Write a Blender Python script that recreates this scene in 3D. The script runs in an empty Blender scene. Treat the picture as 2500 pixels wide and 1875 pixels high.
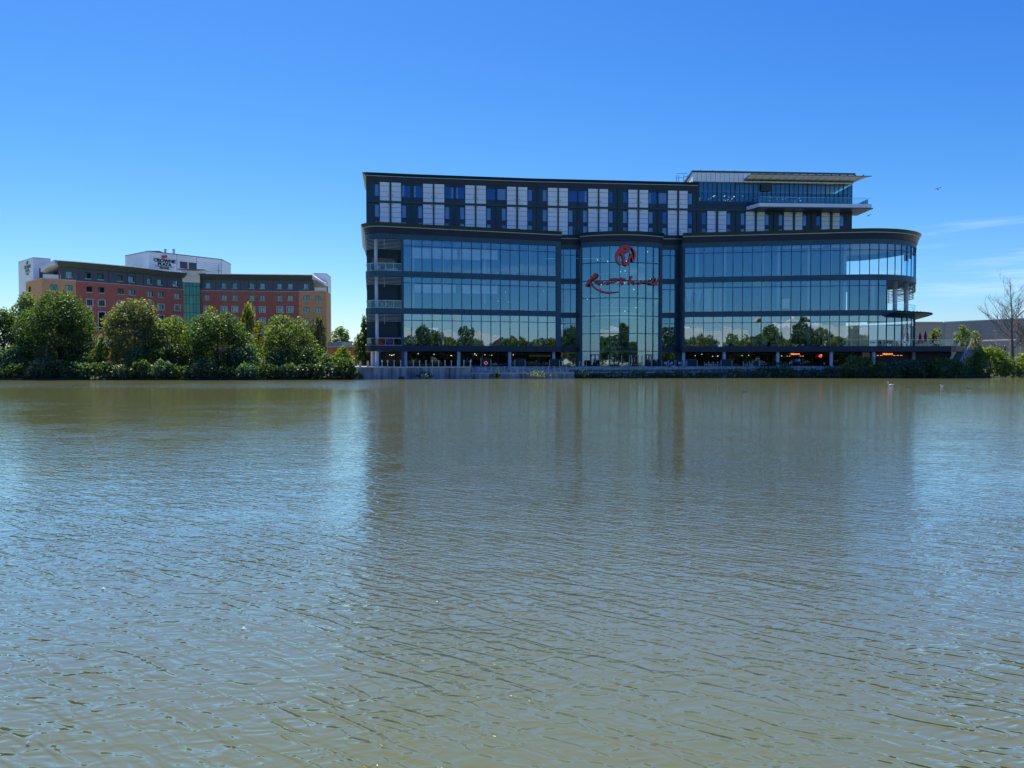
import bpy, math, random
import numpy as np
from mathutils import Vector
R = math.radians
sc = bpy.context.scene
COL = sc.collection

# ---------------------------------------------------------------- camera
F = 1879.0                       # focal length in pixels of the 2500 px wide photograph
CAMH = 2.7                       # eye height above the water
PITCH = math.atan((937.5 - 887.0) / F)
cp, sp = math.cos(PITCH), math.sin(PITCH)
cd = bpy.data.cameras.new('camera'); cam = bpy.data.objects.new('camera', cd); COL.objects.link(cam)
cam.location = (0, 0, CAMH); cam.rotation_euler = (math.pi / 2 - PITCH, 0, 0)
cd.sensor_width = 36; cd.lens = 36 * F / 2500; cd.clip_start = 0.1; cd.clip_end = 6000
sc.camera = cam
sc.render.resolution_x = 1024; sc.render.resolution_y = 768

# ---------------------------------------------------------------- sky, sun, exposure
SUN_EL, SUN_AZ = R(60), math.atan2(-0.38, 0.92)
SKYGRADE = ((1.92, 6.5), (1.42, 6.1), (.7, 5.8))
w = bpy.data.worlds.new('World'); sc.world = w; w.use_nodes = True
nt = w.node_tree; nt.nodes.clear()
def N(t, kind, **kw):
    n = t.nodes.new(kind)
    for k, v in kw.items():
        if k.startswith('i_'):
            key = k[2:]
            n.inputs[int(key) if key.isdigit() else key].default_value = v
        else: setattr(n, k, v)
    return n
sky = N(nt, 'ShaderNodeTexSky', sky_type='NISHITA', sun_disc=False, sun_elevation=SUN_EL, sun_rotation=SUN_AZ,
        altitude=60, air_density=1.0, dust_density=0.35, ozone_density=3.0)
s1 = N(nt, 'ShaderNodeMixRGB', blend_type='MULTIPLY'); s1.inputs[0].default_value = 1; s1.inputs[2].default_value = (.1, .1, .1, 1)
sr = N(nt, 'ShaderNodeSeparateColor'); hs = N(nt, 'ShaderNodeCombineColor')
nt.links.new(sky.outputs[0], s1.inputs[1]); nt.links.new(s1.outputs[0], sr.inputs[0])
for i_, (pw_, k_) in enumerate(SKYGRADE):          # deep clear blue: a power and a gain for each colour channel
    pn_ = N(nt, 'ShaderNodeMath', operation='POWER'); pn_.inputs[1].default_value = pw_; mn_ = N(nt, 'ShaderNodeMath', operation='MULTIPLY'); mn_.inputs[1].default_value = k_
    nt.links.new(sr.outputs[i_], pn_.inputs[0]); nt.links.new(pn_.outputs[0], mn_.inputs[0]); nt.links.new(mn_.outputs[0], hs.inputs[i_])
# thin wisps of cloud low in the sky
tc = N(nt, 'ShaderNodeTexCoord'); mp = N(nt, 'ShaderNodeMapping'); mp.inputs['Scale'].default_value = (3.2, 3.2, 42)
mp.inputs['Rotation'].default_value = (0.0, R(1.5), 0)
nz = N(nt, 'ShaderNodeTexNoise'); nz.inputs['Scale'].default_value = 1.0; nz.inputs['Detail'].default_value = 5; nz.inputs['Roughness'].default_value = .6
sx = N(nt, 'ShaderNodeSeparateXYZ')
nt.links.new(tc.outputs['Generated'], mp.inputs[0]); nt.links.new(mp.outputs[0], nz.inputs['Vector']); nt.links.new(tc.outputs['Generated'], sx.inputs[0])
def MR(t, src, a, b, c, d, smooth=True):
    m = N(t, 'ShaderNodeMapRange'); m.interpolation_type = 'SMOOTHSTEP' if smooth else 'LINEAR'
    for i, v in enumerate((a, b, c, d)): m.inputs[i + 1].default_value = v
    t.links.new(src, m.inputs[0]); return m.outputs[0]
def MATH(t, op, a, b=None, c=None):
    m = N(t, 'ShaderNodeMath', operation=op)
    for i, v in enumerate((a, b, c)):
        if v is None: continue
        if isinstance(v, (int, float)): m.inputs[i].default_value = v
        else: t.links.new(v, m.inputs[i])
    return m.outputs[0]
a1 = MR(nt, nz.outputs[0], .52, .74, 0, 1)
a2 = MR(nt, sx.outputs['Z'], .05, .09, 0, 1)
a3 = MR(nt, sx.outputs['Z'], .13, .19, 1, 0)
a4 = MR(nt, sx.outputs['X'], .34, .5, 0, 1)
al = MATH(nt, 'MULTIPLY', MATH(nt, 'MULTIPLY', a1, a2), MATH(nt, 'MULTIPLY', MATH(nt, 'MULTIPLY', a3, a4), .36))
mx = N(nt, 'ShaderNodeMixRGB'); mx.inputs[2].default_value = (4.2, 5.2, 6.0, 1)
nt.links.new(al, mx.inputs[0]); nt.links.new(hs.outputs[0], mx.inputs[1])
bg = N(nt, 'ShaderNodeBackground'); bg.inputs[1].default_value = 0.15
out = N(nt, 'ShaderNodeOutputWorld')
nt.links.new(mx.outputs[0], bg.inputs[0]); nt.links.new(bg.outputs[0], out.inputs[0])
ld = bpy.data.lights.new('sun', 'SUN'); sun = bpy.data.objects.new('sun', ld); COL.objects.link(sun)
ld.energy = 4.8; ld.angle = R(0.53); ld.color = (1, .94, .84)
sdir = Vector((math.sin(SUN_AZ) * math.cos(SUN_EL), math.cos(SUN_AZ) * math.cos(SUN_EL), math.sin(SUN_EL)))
sun.rotation_euler = sdir.to_track_quat('Z', 'Y').to_euler(); sun.location = (0, 0, 200)
sc.view_settings.view_transform = 'Standard'; sc.view_settings.look = 'None'
sc.view_settings.exposure = 0.58; sc.view_settings.gamma = 1.0
sc.render.engine = 'CYCLES'
sc.cycles.max_bounces = 8; sc.cycles.transparent_max_bounces = 12; sc.cycles.diffuse_bounces = 3; sc.cycles.glossy_bounces = 4
sc.cycles.caustics_reflective = False; sc.cycles.caustics_refractive = False; sc.cycles.use_denoising = True; sc.cycles.sample_clamp_direct = 1.8

# ---------------------------------------------------------------- picture <-> place
def ray(px, py):
    u, v = (px - 1250) / F, (937.5 - py) / F
    return u, cp + v * sp, -sp + v * cp
def xz(px, py, D):
    u, y, z = ray(px, py)
    return u / y * D, CAMH + z / y * D
def zat(py, D): return xz(1250, py, D)[1]
def xat(px, D, py=887): return xz(px, py, D)[0]

# ---------------------------------------------------------------- materials
def newmat(name):
    m = bpy.data.materials.new(name); m.use_nodes = True; t = m.node_tree; t.nodes.clear()
    o = N(t, 'ShaderNodeOutputMaterial'); return m, t, o
def mat(name, col, rough=.6, metal=0, var=.12, scale=.8, bump=0, bscale=6, spec=.5, emit=None, estr=1, stretch=None):
    m, t, o = newmat(name)
    b = N(t, 'ShaderNodeBsdfPrincipled'); b.inputs['Roughness'].default_value = rough; b.inputs['Metallic'].default_value = metal
    b.inputs['Specular IOR Level'].default_value = spec
    tc = N(t, 'ShaderNodeTexCoord'); n = N(t, 'ShaderNodeTexNoise'); n.inputs['Scale'].default_value = scale; n.inputs['Detail'].default_value = 5
    src = tc.outputs['Object']
    if stretch:
        mpp = N(t, 'ShaderNodeMapping'); mpp.inputs['Scale'].default_value = stretch; t.links.new(src, mpp.inputs[0]); src = mpp.outputs[0]
    t.links.new(src, n.inputs['Vector'])
    mix = N(t, 'ShaderNodeMixRGB')
    lo = [c * (1 - var) for c in col]; hi = [min(1, c * (1 + var)) for c in col]
    mix.inputs[1].default_value = (*lo, 1); mix.inputs[2].default_value = (*hi, 1)
    t.links.new(MR(t, n.outputs[0], .3, .7, 0, 1, False), mix.inputs[0]); t.links.new(mix.outputs[0], b.inputs['Base Color'])
    if bump:
        n2 = N(t, 'ShaderNodeTexNoise'); n2.inputs['Scale'].default_value = bscale; n2.inputs['Detail'].default_value = 4
        t.links.new(tc.outputs['Object'], n2.inputs['Vector'])
        bp = N(t, 'ShaderNodeBump'); bp.inputs['Strength'].default_value = bump; bp.inputs['Distance'].default_value = .05
        t.links.new(n2.outputs[0], bp.inputs['Height']); t.links.new(bp.outputs[0], b.inputs['Normal'])
    if emit:
        b.inputs['Emission Color'].default_value = (*emit, 1); b.inputs['Emission Strength'].default_value = estr
    t.links.new(b.outputs[0], o.inputs[0]); return m
def glass(name, trans, gl, base=.3, rough=0.0, wob=.0):
    m, t, o = newmat(name)
    tr = N(t, 'ShaderNodeBsdfTransparent'); tr.inputs[0].default_value = (*trans, 1)
    g = N(t, 'ShaderNodeBsdfGlossy'); g.inputs['Color'].default_value = (*gl, 1); g.inputs['Roughness'].default_value = rough
    fr = N(t, 'ShaderNodeFresnel'); fr.inputs[0].default_value = 1.5
    f = MATH(t, 'ADD', MATH(t, 'MULTIPLY', fr.outputs[0], 1 - base), base)
    mix = N(t, 'ShaderNodeMixShader'); t.links.new(f, mix.inputs[0]); t.links.new(tr.outputs[0], mix.inputs[1]); t.links.new(g.outputs[0], mix.inputs[2])
    if wob:
        tc = N(t, 'ShaderNodeTexCoord'); n = N(t, 'ShaderNodeTexNoise'); n.inputs['Scale'].default_value = .55; n.inputs['Detail'].default_value = 1
        t.links.new(tc.outputs['Object'], n.inputs['Vector'])
        bp = N(t, 'ShaderNodeBump'); bp.inputs['Strength'].default_value = 1; bp.inputs['Distance'].default_value = wob
        t.links.new(n.outputs[0], bp.inputs['Height']); t.links.new(bp.outputs[0], g.inputs['Normal']); t.links.new(bp.outputs[0], fr.inputs['Normal'])
    t.links.new(mix.outputs[0], o.inputs[0]); return m
def leafmat(name, a, b, trans=.5, tint=(1.9, 1.9, .6, 1)):
    m, t, o = newmat(name)
    at = N(t, 'ShaderNodeAttribute', attribute_name='tone')
    mix = N(t, 'ShaderNodeMixRGB'); mix.inputs[1].default_value = (*a, 1); mix.inputs[2].default_value = (*b, 1)
    t.links.new(at.outputs['Fac'], mix.inputs[0])
    d = N(t, 'ShaderNodeBsdfDiffuse'); tl = N(t, 'ShaderNodeBsdfTranslucent'); gl = N(t, 'ShaderNodeBsdfGlossy'); gl.inputs['Roughness'].default_value = .45
    t.links.new(mix.outputs[0], d.inputs[0])
    mu = N(t, 'ShaderNodeMixRGB', blend_type='MULTIPLY'); mu.inputs[0].default_value = 1; mu.inputs[2].default_value = tint
    t.links.new(mix.outputs[0], mu.inputs[1]); t.links.new(mu.outputs[0], tl.inputs[0])
    m1 = N(t, 'ShaderNodeMixShader'); m1.inputs[0].default_value = trans
    t.links.new(d.outputs[0], m1.inputs[1]); t.links.new(tl.outputs[0], m1.inputs[2])
    m2 = N(t, 'ShaderNodeMixShader'); m2.inputs[0].default_value = .04
    t.links.new(m1.outputs[0], m2.inputs[1]); t.links.new(gl.outputs[0], m2.inputs[2]); t.links.new(m2.outputs[0], o.inputs[0]); return m

M = {}
M['navy'] = mat('dark navy cladding', (.013, .055, .085), .38, 0, .12, .3, spec=.35)
M['navy2'] = mat('slate blue cladding', (.022, .085, .125), .42, 0, .12, .3, spec=.4)
M['fascia'] = mat('deep navy fascia', (.010, .026, .055), .35, 0, .15, .3, spec=.35)
M['green'] = mat('dark green coping metal', (.02, .055, .055), .3, .2, .15, .5)
M['trim'] = mat('pale metal trim', (.42, .44, .46), .35, .4, .08)
M['white'] = mat('white cladding panel', (.88, .95, .97), .35, 0, .05, .25, spec=.3)
M['whitewall'] = mat('off white render', (.72, .72, .70), .6, 0, .05, .3)
M['mull'] = mat('dark blue mullion metal', (.012, .045, .085), .35, .2, .1)
M['glass'] = glass('tinted facade glass', (.90, .96, .97), (.40, .72, 1.0), .24, 0, .004)
M['glass_low'] = glass('clear lower facade glass', (.74, .86, .86), (.58, .78, .92), .36, 0, .004)
M['glass_bow'] = glass('pale atrium glass', (.80, .94, .95), (.58, .88, 1.0), .28, 0, .004)
M['glass_dark'] = glass('dark shop and tall pane glass', (.3, .4, .42), (.35, .5, .6), .06)
M['glass_lounge'] = glass('lounge glass', (.6, .85, .88), (.30, .62, .78), .20)
M['glass_rail'] = glass('balustrade glass', (.80, .92, .92), (.7, .9, .95), .04)
M['hglass'] = glass('guest room glass', (.80, .90, .92), (.30, .50, .85), .20, 0, .004)
M['cglass'] = glass('green tinted hotel glass', (.66, .88, .82), (.40, .66, .66), .20, 0, .004)
M['stairglass'] = glass('green stair glass', (.30, .55, .46), (.22, .50, .44), .18, 0, .004)
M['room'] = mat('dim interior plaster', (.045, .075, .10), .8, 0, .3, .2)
M['slab'] = mat('floor slab soffit', (.12, .16, .19), .8, 0, .15, .3)
M['slabedge'] = mat('pale balcony edge', (.62, .70, .74), .5, 0, .06)
M['col'] = mat('white painted column', (.66, .70, .74), .4, 0, .04)
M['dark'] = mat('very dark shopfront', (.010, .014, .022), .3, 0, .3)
M['curtain'] = mat('sheer pale curtain', (.55, .66, .66), .9, 0, .18, 2.5, stretch=(6, 6, .2))
M['blind'] = mat('pale blue roller blind', (.90, .94, .95), .8, 0, .06)
M['lamp'] = mat('small ceiling lamp', (.9, .9, .85), .5, 0, 0, emit=(1, .95, .85), estr=1.1)
M['red'] = mat('red sign lacquer', (.66, .045, .055), .35, 0, .06)
M['black'] = mat('black painted metal', (.008, .009, .012), .4, 0, .1)
M['brick'] = mat('dark red brick', (.46, .15, .11), .85, 0, .14, 1.5, .4, 12)
M['tan'] = mat('orange buff brick', (.68, .37, .18), .85, 0, .12, 1.5, .4, 12)
M['slate'] = mat('grey metal cladding', (.085, .105, .14), .45, 0, .08, .5)
M['eave'] = mat('grey metal roof edge', (.14, .18, .21), .35, .2, .08)
M['roofgreen'] = mat('light green grey roof sheet', (.34, .44, .40), .4, 0, .08)
M['cwhite'] = mat('pale lilac cladding sheet', (.88, .88, .90), .4, 0, .05, .4)
M['sill'] = mat('white stone surround', (.62, .60, .60), .7, 0, .05)
M['steel'] = mat('brushed steel', (.55, .57, .60), .3, .7, .08)
M['teal'] = mat('dark green windbreak fabric', (.012, .045, .042), .8, 0, .15)
M['orange'] = mat('orange neon tube', (.9, .3, .1), .4, 0, 0, emit=(1, .30, .09), estr=1.3)
M['redglow'] = mat('red neon tube and glowing band', (.9, .1, .1), .4, 0, 0, emit=(1, .10, .06), estr=1.2)
M['pink'] = mat('pink fabric', (.95, .16, .42), .8, 0, .05)
M['redseat'] = mat('bright red fabric', (.95, .035, .02), .7, 0, .05)
M['purple'] = mat('purple fabric', (.42, .03, .42), .7, 0, .05)
M['grey'] = mat('grey corrugated sheet', (.36, .35, .34), .6, 0, .08, .15, stretch=(.2, .2, 6))
M['bark'] = mat('brown bark', (.10, .075, .055), .9, 0, .3, 3, .5, 8)
M['palebark'] = mat('grey brown bark', (.19, .15, .13), .9, 0, .3, 3, .5, 8)
M['skin'] = mat('skin', (.5, .3, .22), .6, 0, .03)
M['cloth_w'] = mat('white shirt', (.7, .7, .72), .8, 0, .04)
M['cloth_b'] = mat('light blue trousers', (.25, .32, .42), .8, 0, .04)
M['cloth_k'] = mat('dark clothing', (.02, .022, .03), .8, 0, .1)
M['hair'] = mat('brown hair', (.05, .03, .02), .7, 0, .1)
M['feather'] = mat('white feathers', (.8, .8, .78), .8, 0, .03)
M['gfeather'] = mat('grey feathers', (.16, .17, .19), .8, 0, .1)
M['louver'] = mat('pale canopy blade', (.60, .63, .50), .5, 0, .06)
M['umb'] = mat('crimson canvas', (.45, .012, .03), .8, 0, .06)
M['wood'] = mat('weathered wood', (.24, .17, .11), .8, 0, .2, 3)
M['paving'] = mat('pale grey paving', (.36, .35, .33), .8, 0, .12, .5, .2, 5)
M['planter'] = mat('yellow timber board', (.45, .30, .10), .7, 0, .1)

# stained concrete of the quay
m, t, o = newmat('stained concrete'); b = N(t, 'ShaderNodeBsdfPrincipled'); b.inputs['Roughness'].default_value = .85
tc_ = N(t, 'ShaderNodeTexCoord'); mp_ = N(t, 'ShaderNodeMapping'); mp_.inputs['Scale'].default_value = (1.4, 1.4, .10)
n1 = N(t, 'ShaderNodeTexNoise'); n1.inputs['Scale'].default_value = 1.2; n1.inputs['Detail'].default_value = 7; n1.inputs['Roughness'].default_value = .7
n2 = N(t, 'ShaderNodeTexNoise'); n2.inputs['Scale'].default_value = .5; n2.inputs['Detail'].default_value = 6
t.links.new(tc_.outputs['Object'], mp_.inputs[0]); t.links.new(mp_.outputs[0], n1.inputs['Vector']); t.links.new(tc_.outputs['Object'], n2.inputs['Vector'])
cr = N(t, 'ShaderNodeValToRGB'); e = cr.color_ramp.elements
e[0].position = .36; e[0].color = (.08, .085, .087, 1); e[1].position = .66; e[1].color = (.62, .63, .61, 1); x_ = e.new(.50); x_.color = (.32, .33, .33, 1)
t.links.new(MATH(t, 'ADD', MATH(t, 'MULTIPLY', n1.outputs[0], .65), MATH(t, 'MULTIPLY', n2.outputs[0], .35)), cr.inputs[0])
t.links.new(cr.outputs[0], b.inputs['Base Color']); t.links.new(b.outputs[0], o.inputs[0]); M['concrete'] = m

# ground: grass and soil mixed by noise
m, t, o = newmat('grass and soil'); b = N(t, 'ShaderNodeBsdfPrincipled'); b.inputs['Roughness'].default_value = .95
tc_ = N(t, 'ShaderNodeTexCoord'); n1 = N(t, 'ShaderNodeTexNoise'); n1.inputs['Scale'].default_value = .25; n1.inputs['Detail'].default_value = 8
t.links.new(tc_.outputs['Object'], n1.inputs['Vector']); cr = N(t, 'ShaderNodeValToRGB'); e = cr.color_ramp.elements
e[0].position = .35; e[0].color = (.05, .06, .02, 1); e[1].position = .62; e[1].color = (.34, .31, .11, 1); x_ = e.new(.48); x_.color = (.17, .18, .05, 1)
t.links.new(n1.outputs[0], cr.inputs[0]); gz = N(t, 'ShaderNodeSeparateXYZ'); t.links.new(tc_.outputs['Object'], gz.inputs[0]); md_ = N(t, 'ShaderNodeMixRGB'); md_.inputs[1].default_value = (.05, .055, .03, 1)
t.links.new(MR(t, gz.outputs[2], 1.5, 1.95, 0, 1), md_.inputs[0]); t.links.new(cr.outputs[0], md_.inputs[2]); t.links.new(md_.outputs[0], b.inputs['Base Color']); t.links.new(b.outputs[0], o.inputs[0]); M['ground'] = m

# ---------------------------------------------------------------- water: murky body, wind ripples as real slope of the surface normal
m, t, o = newmat('murky lake water')
geo = N(t, 'ShaderNodeNewGeometry')
def wave_height(off):
    v = N(t, 'ShaderNodeVectorMath', operation='ADD'); v.inputs[1].default_value = off
    t.links.new(geo.outputs['Position'], v.inputs[0])
    # slow wander of the wave field
    tot = None
    for (rot, sx_, sy_, amp, det, dist, rough) in WAVES:
        mp_ = N(t, 'ShaderNodeMapping', vector_type='POINT'); mp_.inputs['Rotation'].default_value = (0, 0, R(rot)); 
        mp2 = N(t, 'ShaderNodeMapping'); mp2.inputs['Scale'].default_value = (sx_, sy_, 1)
        nn = N(t, 'ShaderNodeTexNoise', noise_dimensions='2D'); nn.inputs['Scale'].default_value = 1; nn.inputs['Detail'].default_value = det
        nn.inputs['Distortion'].default_value = dist; nn.inputs['Roughness'].default_value = rough
        t.links.new(v.outputs[0], mp_.inputs[0]); t.links.new(mp_.outputs[0], mp2.inputs[0]); t.links.new(mp2.outputs[0], nn.inputs['Vector'])
        src = nn.outputs[0]
        if amp > .0045 and sy_ > 2:     # short steep faces between long flat backs
            src = MATH(t, 'ADD', MATH(t, 'MULTIPLY', src, .32), MATH(t, 'ADD', MR(t, nn.outputs[0], .40, .50, 0, .30), MR(t, nn.outputs[0], .56, .66, 0, .26)))
        h = MATH(t, 'MULTIPLY', src, amp)
        tot = h if tot is None else MATH(t, 'ADD', tot, h)
    return tot
WAVES = [(34, 1.5, 6.4, .0116, 1.0, .8, .5), (-12, 3.0, 8.5, .0060, 1.0, .9, .5), (3, 6.0, 15.0, .0011, 1.0, .3, .5), (5, .5, 1.5, .014, 0, .3, .5)]
EPS = .03
h0 = wave_height((0, 0, 0)); hx = wave_height((EPS, 0, 0)); hy = wave_height((0, EPS, 0))
# calmer and rougher patches
pn = N(t, 'ShaderNodeTexNoise', noise_dimensions='2D'); pn.inputs['Scale'].default_value = .035; pn.inputs['Detail'].default_value = 3
t.links.new(geo.outputs['Position'], pn.inputs['Vector'])
sy_ = N(t, 'ShaderNodeSeparateXYZ'); t.links.new(geo.outputs['Position'], sy_.inputs[0])
shelter = MATH(t, 'ADD', MATH(t, 'ADD', MR(t, sy_.outputs[1], 5, 16, .50, 0), MR(t, sy_.outputs[1], 25, 80, .55, .26)), MATH(t, 'MULTIPLY', MR(t, sy_.outputs[1], 76, 90, 0, 1.3), MR(t, sy_.outputs[0], -25, 5, 1, 0)))   # wind lee of the far bank, ruffled strip under the left trees
pn2 = N(t, 'ShaderNodeTexNoise', noise_dimensions='2D'); pn2.inputs['Scale'].default_value = .32; pn2.inputs['Detail'].default_value = 3; t.links.new(geo.outputs['Position'], pn2.inputs['Vector'])
gain = MATH(t, 'MULTIPLY', MATH(t, 'MULTIPLY', MR(t, pn.outputs[0], .35, .65, .75, 1.25), MR(t, pn2.outputs[0], .35, .65, .75, 1.25)), shelter)
dx = MATH(t, 'MULTIPLY', MATH(t, 'MULTIPLY', MATH(t, 'SUBTRACT', h0, hx), 1 / EPS), gain)
dy = MATH(t, 'MULTIPLY', MATH(t, 'MULTIPLY', MATH(t, 'SUBTRACT', h0, hy), 1 / EPS), gain)
cx = N(t, 'ShaderNodeCombineXYZ'); t.links.new(dx, cx.inputs[0]); t.links.new(dy, cx.inputs[1]); cx.inputs[2].default_value = 1
nv = N(t, 'ShaderNodeVectorMath', operation='NORMALIZE'); t.links.new(cx.outputs[0], nv.inputs[0])
bd_ = N(t, 'ShaderNodeBsdfDiffuse'); bd_.inputs[0].default_value = (.120, .132, .058, 1); bg_ = N(t, 'ShaderNodeBsdfGlossy'); bg_.inputs['Roughness'].default_value = .04; bg_.inputs['Color'].default_value = (1, 1, .96, 1)
t.links.new(nv.outputs[0], bd_.inputs['Normal']); t.links.new(nv.outputs[0], bg_.inputs['Normal'])
lw = N(t, 'ShaderNodeLayerWeight'); t.links.new(nv.outputs[0], lw.inputs['Normal']); lw.inputs[0].default_value = .5
b = N(t, 'ShaderNodeMixShader'); t.links.new(MATH(t, 'MINIMUM', MATH(t, 'ADD', MATH(t, 'MULTIPLY', MATH(t, 'POWER', lw.outputs['Facing'], 3.6), 1.25), .02), .72), b.inputs[0])
t.links.new(bd_.outputs[0], b.inputs[1]); t.links.new(bg_.outputs[0], b.inputs[2])
t.links.new(b.outputs[0], o.inputs[0]); M['water'] = m

# ---------------------------------------------------------------- mesh and object helpers
ORG = {}
class MB:
    def __init__(s): s.v = []; s.f = []
    def quad(s, a, b, c, d):
        n = len(s.v); s.v += [a, b, c, d]; s.f.append((n, n + 1, n + 2, n + 3))
    def hexa(s, p):       # 8 points: bottom ring 0-3, top ring 4-7
        n = len(s.v); s.v += [tuple(q) for q in p]
        for f in ((3, 2, 1, 0), (4, 5, 6, 7), (0, 1, 5, 4), (1, 2, 6, 5), (2, 3, 7, 6), (3, 0, 4, 7)): s.f.append(tuple(n + i for i in f))
    def box(s, x0, x1, y0, y1, z0, z1):
        s.hexa([(x0, y0, z0), (x1, y0, z0), (x1, y1, z0), (x0, y1, z0), (x0, y0, z1), (x1, y0, z1), (x1, y1, z1), (x0, y1, z1)])
    def rbox(s, cx, cy, hx, hy, z0, z1, a):
        c, si = math.cos(a), math.sin(a)
        P = [(cx + x * c - y * si, cy + x * si + y * c) for x, y in ((-hx, -hy), (hx, -hy), (hx, hy), (-hx, hy))]
        s.hexa([(x, y, z0) for x, y in P] + [(x, y, z1) for x, y in P])
    def prism(s, pts, z0, z1):
        n = len(s.v); k = len(pts)
        s.v += [(x, y, z0) for x, y in pts] + [(x, y, z1) for x, y in pts]
        s.f.append(tuple(n + k - 1 - i for i in range(k))); s.f.append(tuple(n + k + i for i in range(k)))
        for i in range(k): j = (i + 1) % k; s.f.append((n + i, n + j, n + k + j, n + k + i))
    def tube(s, p0, p1, r0, r1=None, n=8, cap=True):
        r1 = r0 if r1 is None else r1
        p0, p1 = Vector(p0), Vector(p1); d = (p1 - p0).normalized()
        u = d.orthogonal().normalized(); v = d.cross(u); k = len(s.v)
        for p, r in ((p0, r0), (p1, r1)):
            for i in range(n):
                a = 2 * math.pi * i / n; s.v.append(tuple(p + (u * math.cos(a) + v * math.sin(a)) * r))
        for i in range(n): j = (i + 1) % n; s.f.append((k + i, k + j, k + n + j, k + n + i))
        if cap: s.f.append(tuple(k + n - 1 - i for i in range(n))); s.f.append(tuple(k + n + i for i in range(n)))
    def path(s, pts, r, n=6):
        for i in range(len(pts) - 1):
            a = r[i] if isinstance(r, list) else r; b_ = r[i + 1] if isinstance(r, list) else r
            s.tube(pts[i], pts[i + 1], a, b_, n)
    def ball(s, c, rx, ry=None, rz=None, n=8, m=6):
        ry = ry or rx; rz = rz or rx; k = len(s.v)
        for i in range(m + 1):
            th = math.pi * i / m
            for j in range(n):
                ph = 2 * math.pi * j / n; s.v.append((c[0] + rx * math.sin(th) * math.cos(ph), c[1] + ry * math.sin(th) * math.sin(ph), c[2] + rz * math.cos(th)))
        for i in range(m):
            for j in range(n): q = (j + 1) % n; s.f.append((k + i * n + j, k + (i + 1) * n + j, k + (i + 1) * n + q, k + i * n + q))
    def torus(s, c, R0, r, ax='y', n=16, m=6):
        k = len(s.v)
        for i in range(n):
            a = 2 * math.pi * i / n
            for j in range(m):
                b_ = 2 * math.pi * j / m; rr = R0 + r * math.cos(b_); h = r * math.sin(b_)
                s.v.append((c[0] + rr * math.cos(a), c[1] + h, c[2] + rr * math.sin(a)) if ax == 'y' else (c[0] + rr * math.cos(a), c[1] + rr * math.sin(a), c[2] + h))
        for i in range(n):
            for j in range(m):
                i2, j2 = (i + 1) % n, (j + 1) % m; s.f.append((k + i * m + j, k + i2 * m + j, k + i2 * m + j2, k + i * m + j2))
    def build(s, name, m, parent=None, label=None, cat=None, group=None, kind=None, smooth=False):
        me = bpy.data.meshes.new(name); o_ = ORG.get(parent.name, Vector((0, 0, 0))) if parent else Vector((0, 0, 0))
        if s.v:
            V = np.array(s.v, dtype=np.float64) - np.array(o_)
            me.from_pydata([tuple(q) for q in V], [], s.f)
        me.materials.append(M[m] if isinstance(m, str) else m); me.update()
        if smooth: me.polygons.foreach_set('use_smooth', [True] * len(me.polygons))
        ob = bpy.data.objects.new(name, me); COL.objects.link(ob)
        if parent: ob.parent = parent; ORG[ob.name] = o_
        tag(ob, label, cat, group, kind); return ob
def tag(o, label=None, cat=None, group=None, kind=None):
    if label: o['label'] = label
    if cat: o['category'] = cat
    if group: o['group'] = group
    if kind: o['kind'] = kind
def thing(name, label, cat, loc=(0, 0, 0), group=None):
    o = bpy.data.objects.new(name, None); COL.objects.link(o); o.location = loc; o.empty_display_size = .3
    ORG[o.name] = Vector(loc); tag(o, label, cat, group); return o
def copy_tree(o, parent=None):
    c = o.copy(); COL.objects.link(c)
    if parent: c.parent = parent
    for ch in list(o.children): copy_tree(ch, c)
    return c
ORD = ['first', 'second', 'third', 'fourth', 'fifth', 'sixth', 'seventh', 'eighth', 'ninth', 'tenth', 'eleventh', 'twelfth', 'thirteenth', 'fourteenth', 'fifteenth', 'sixteenth', 'seventeenth', 'eighteenth', 'nineteenth', 'twentieth', 'twenty-first', 'twenty-second', 'twenty-third', 'twenty-fourth', 'twenty-fifth', 'twenty-sixth', 'twenty-seventh', 'twenty-eighth', 'twenty-ninth', 'thirtieth', 'thirty-first', 'thirty-second', 'thirty-third', 'thirty-fourth', 'thirty-fifth', 'thirty-sixth', 'thirty-seventh', 'thirty-eighth', 'thirty-ninth', 'fortieth']

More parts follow.
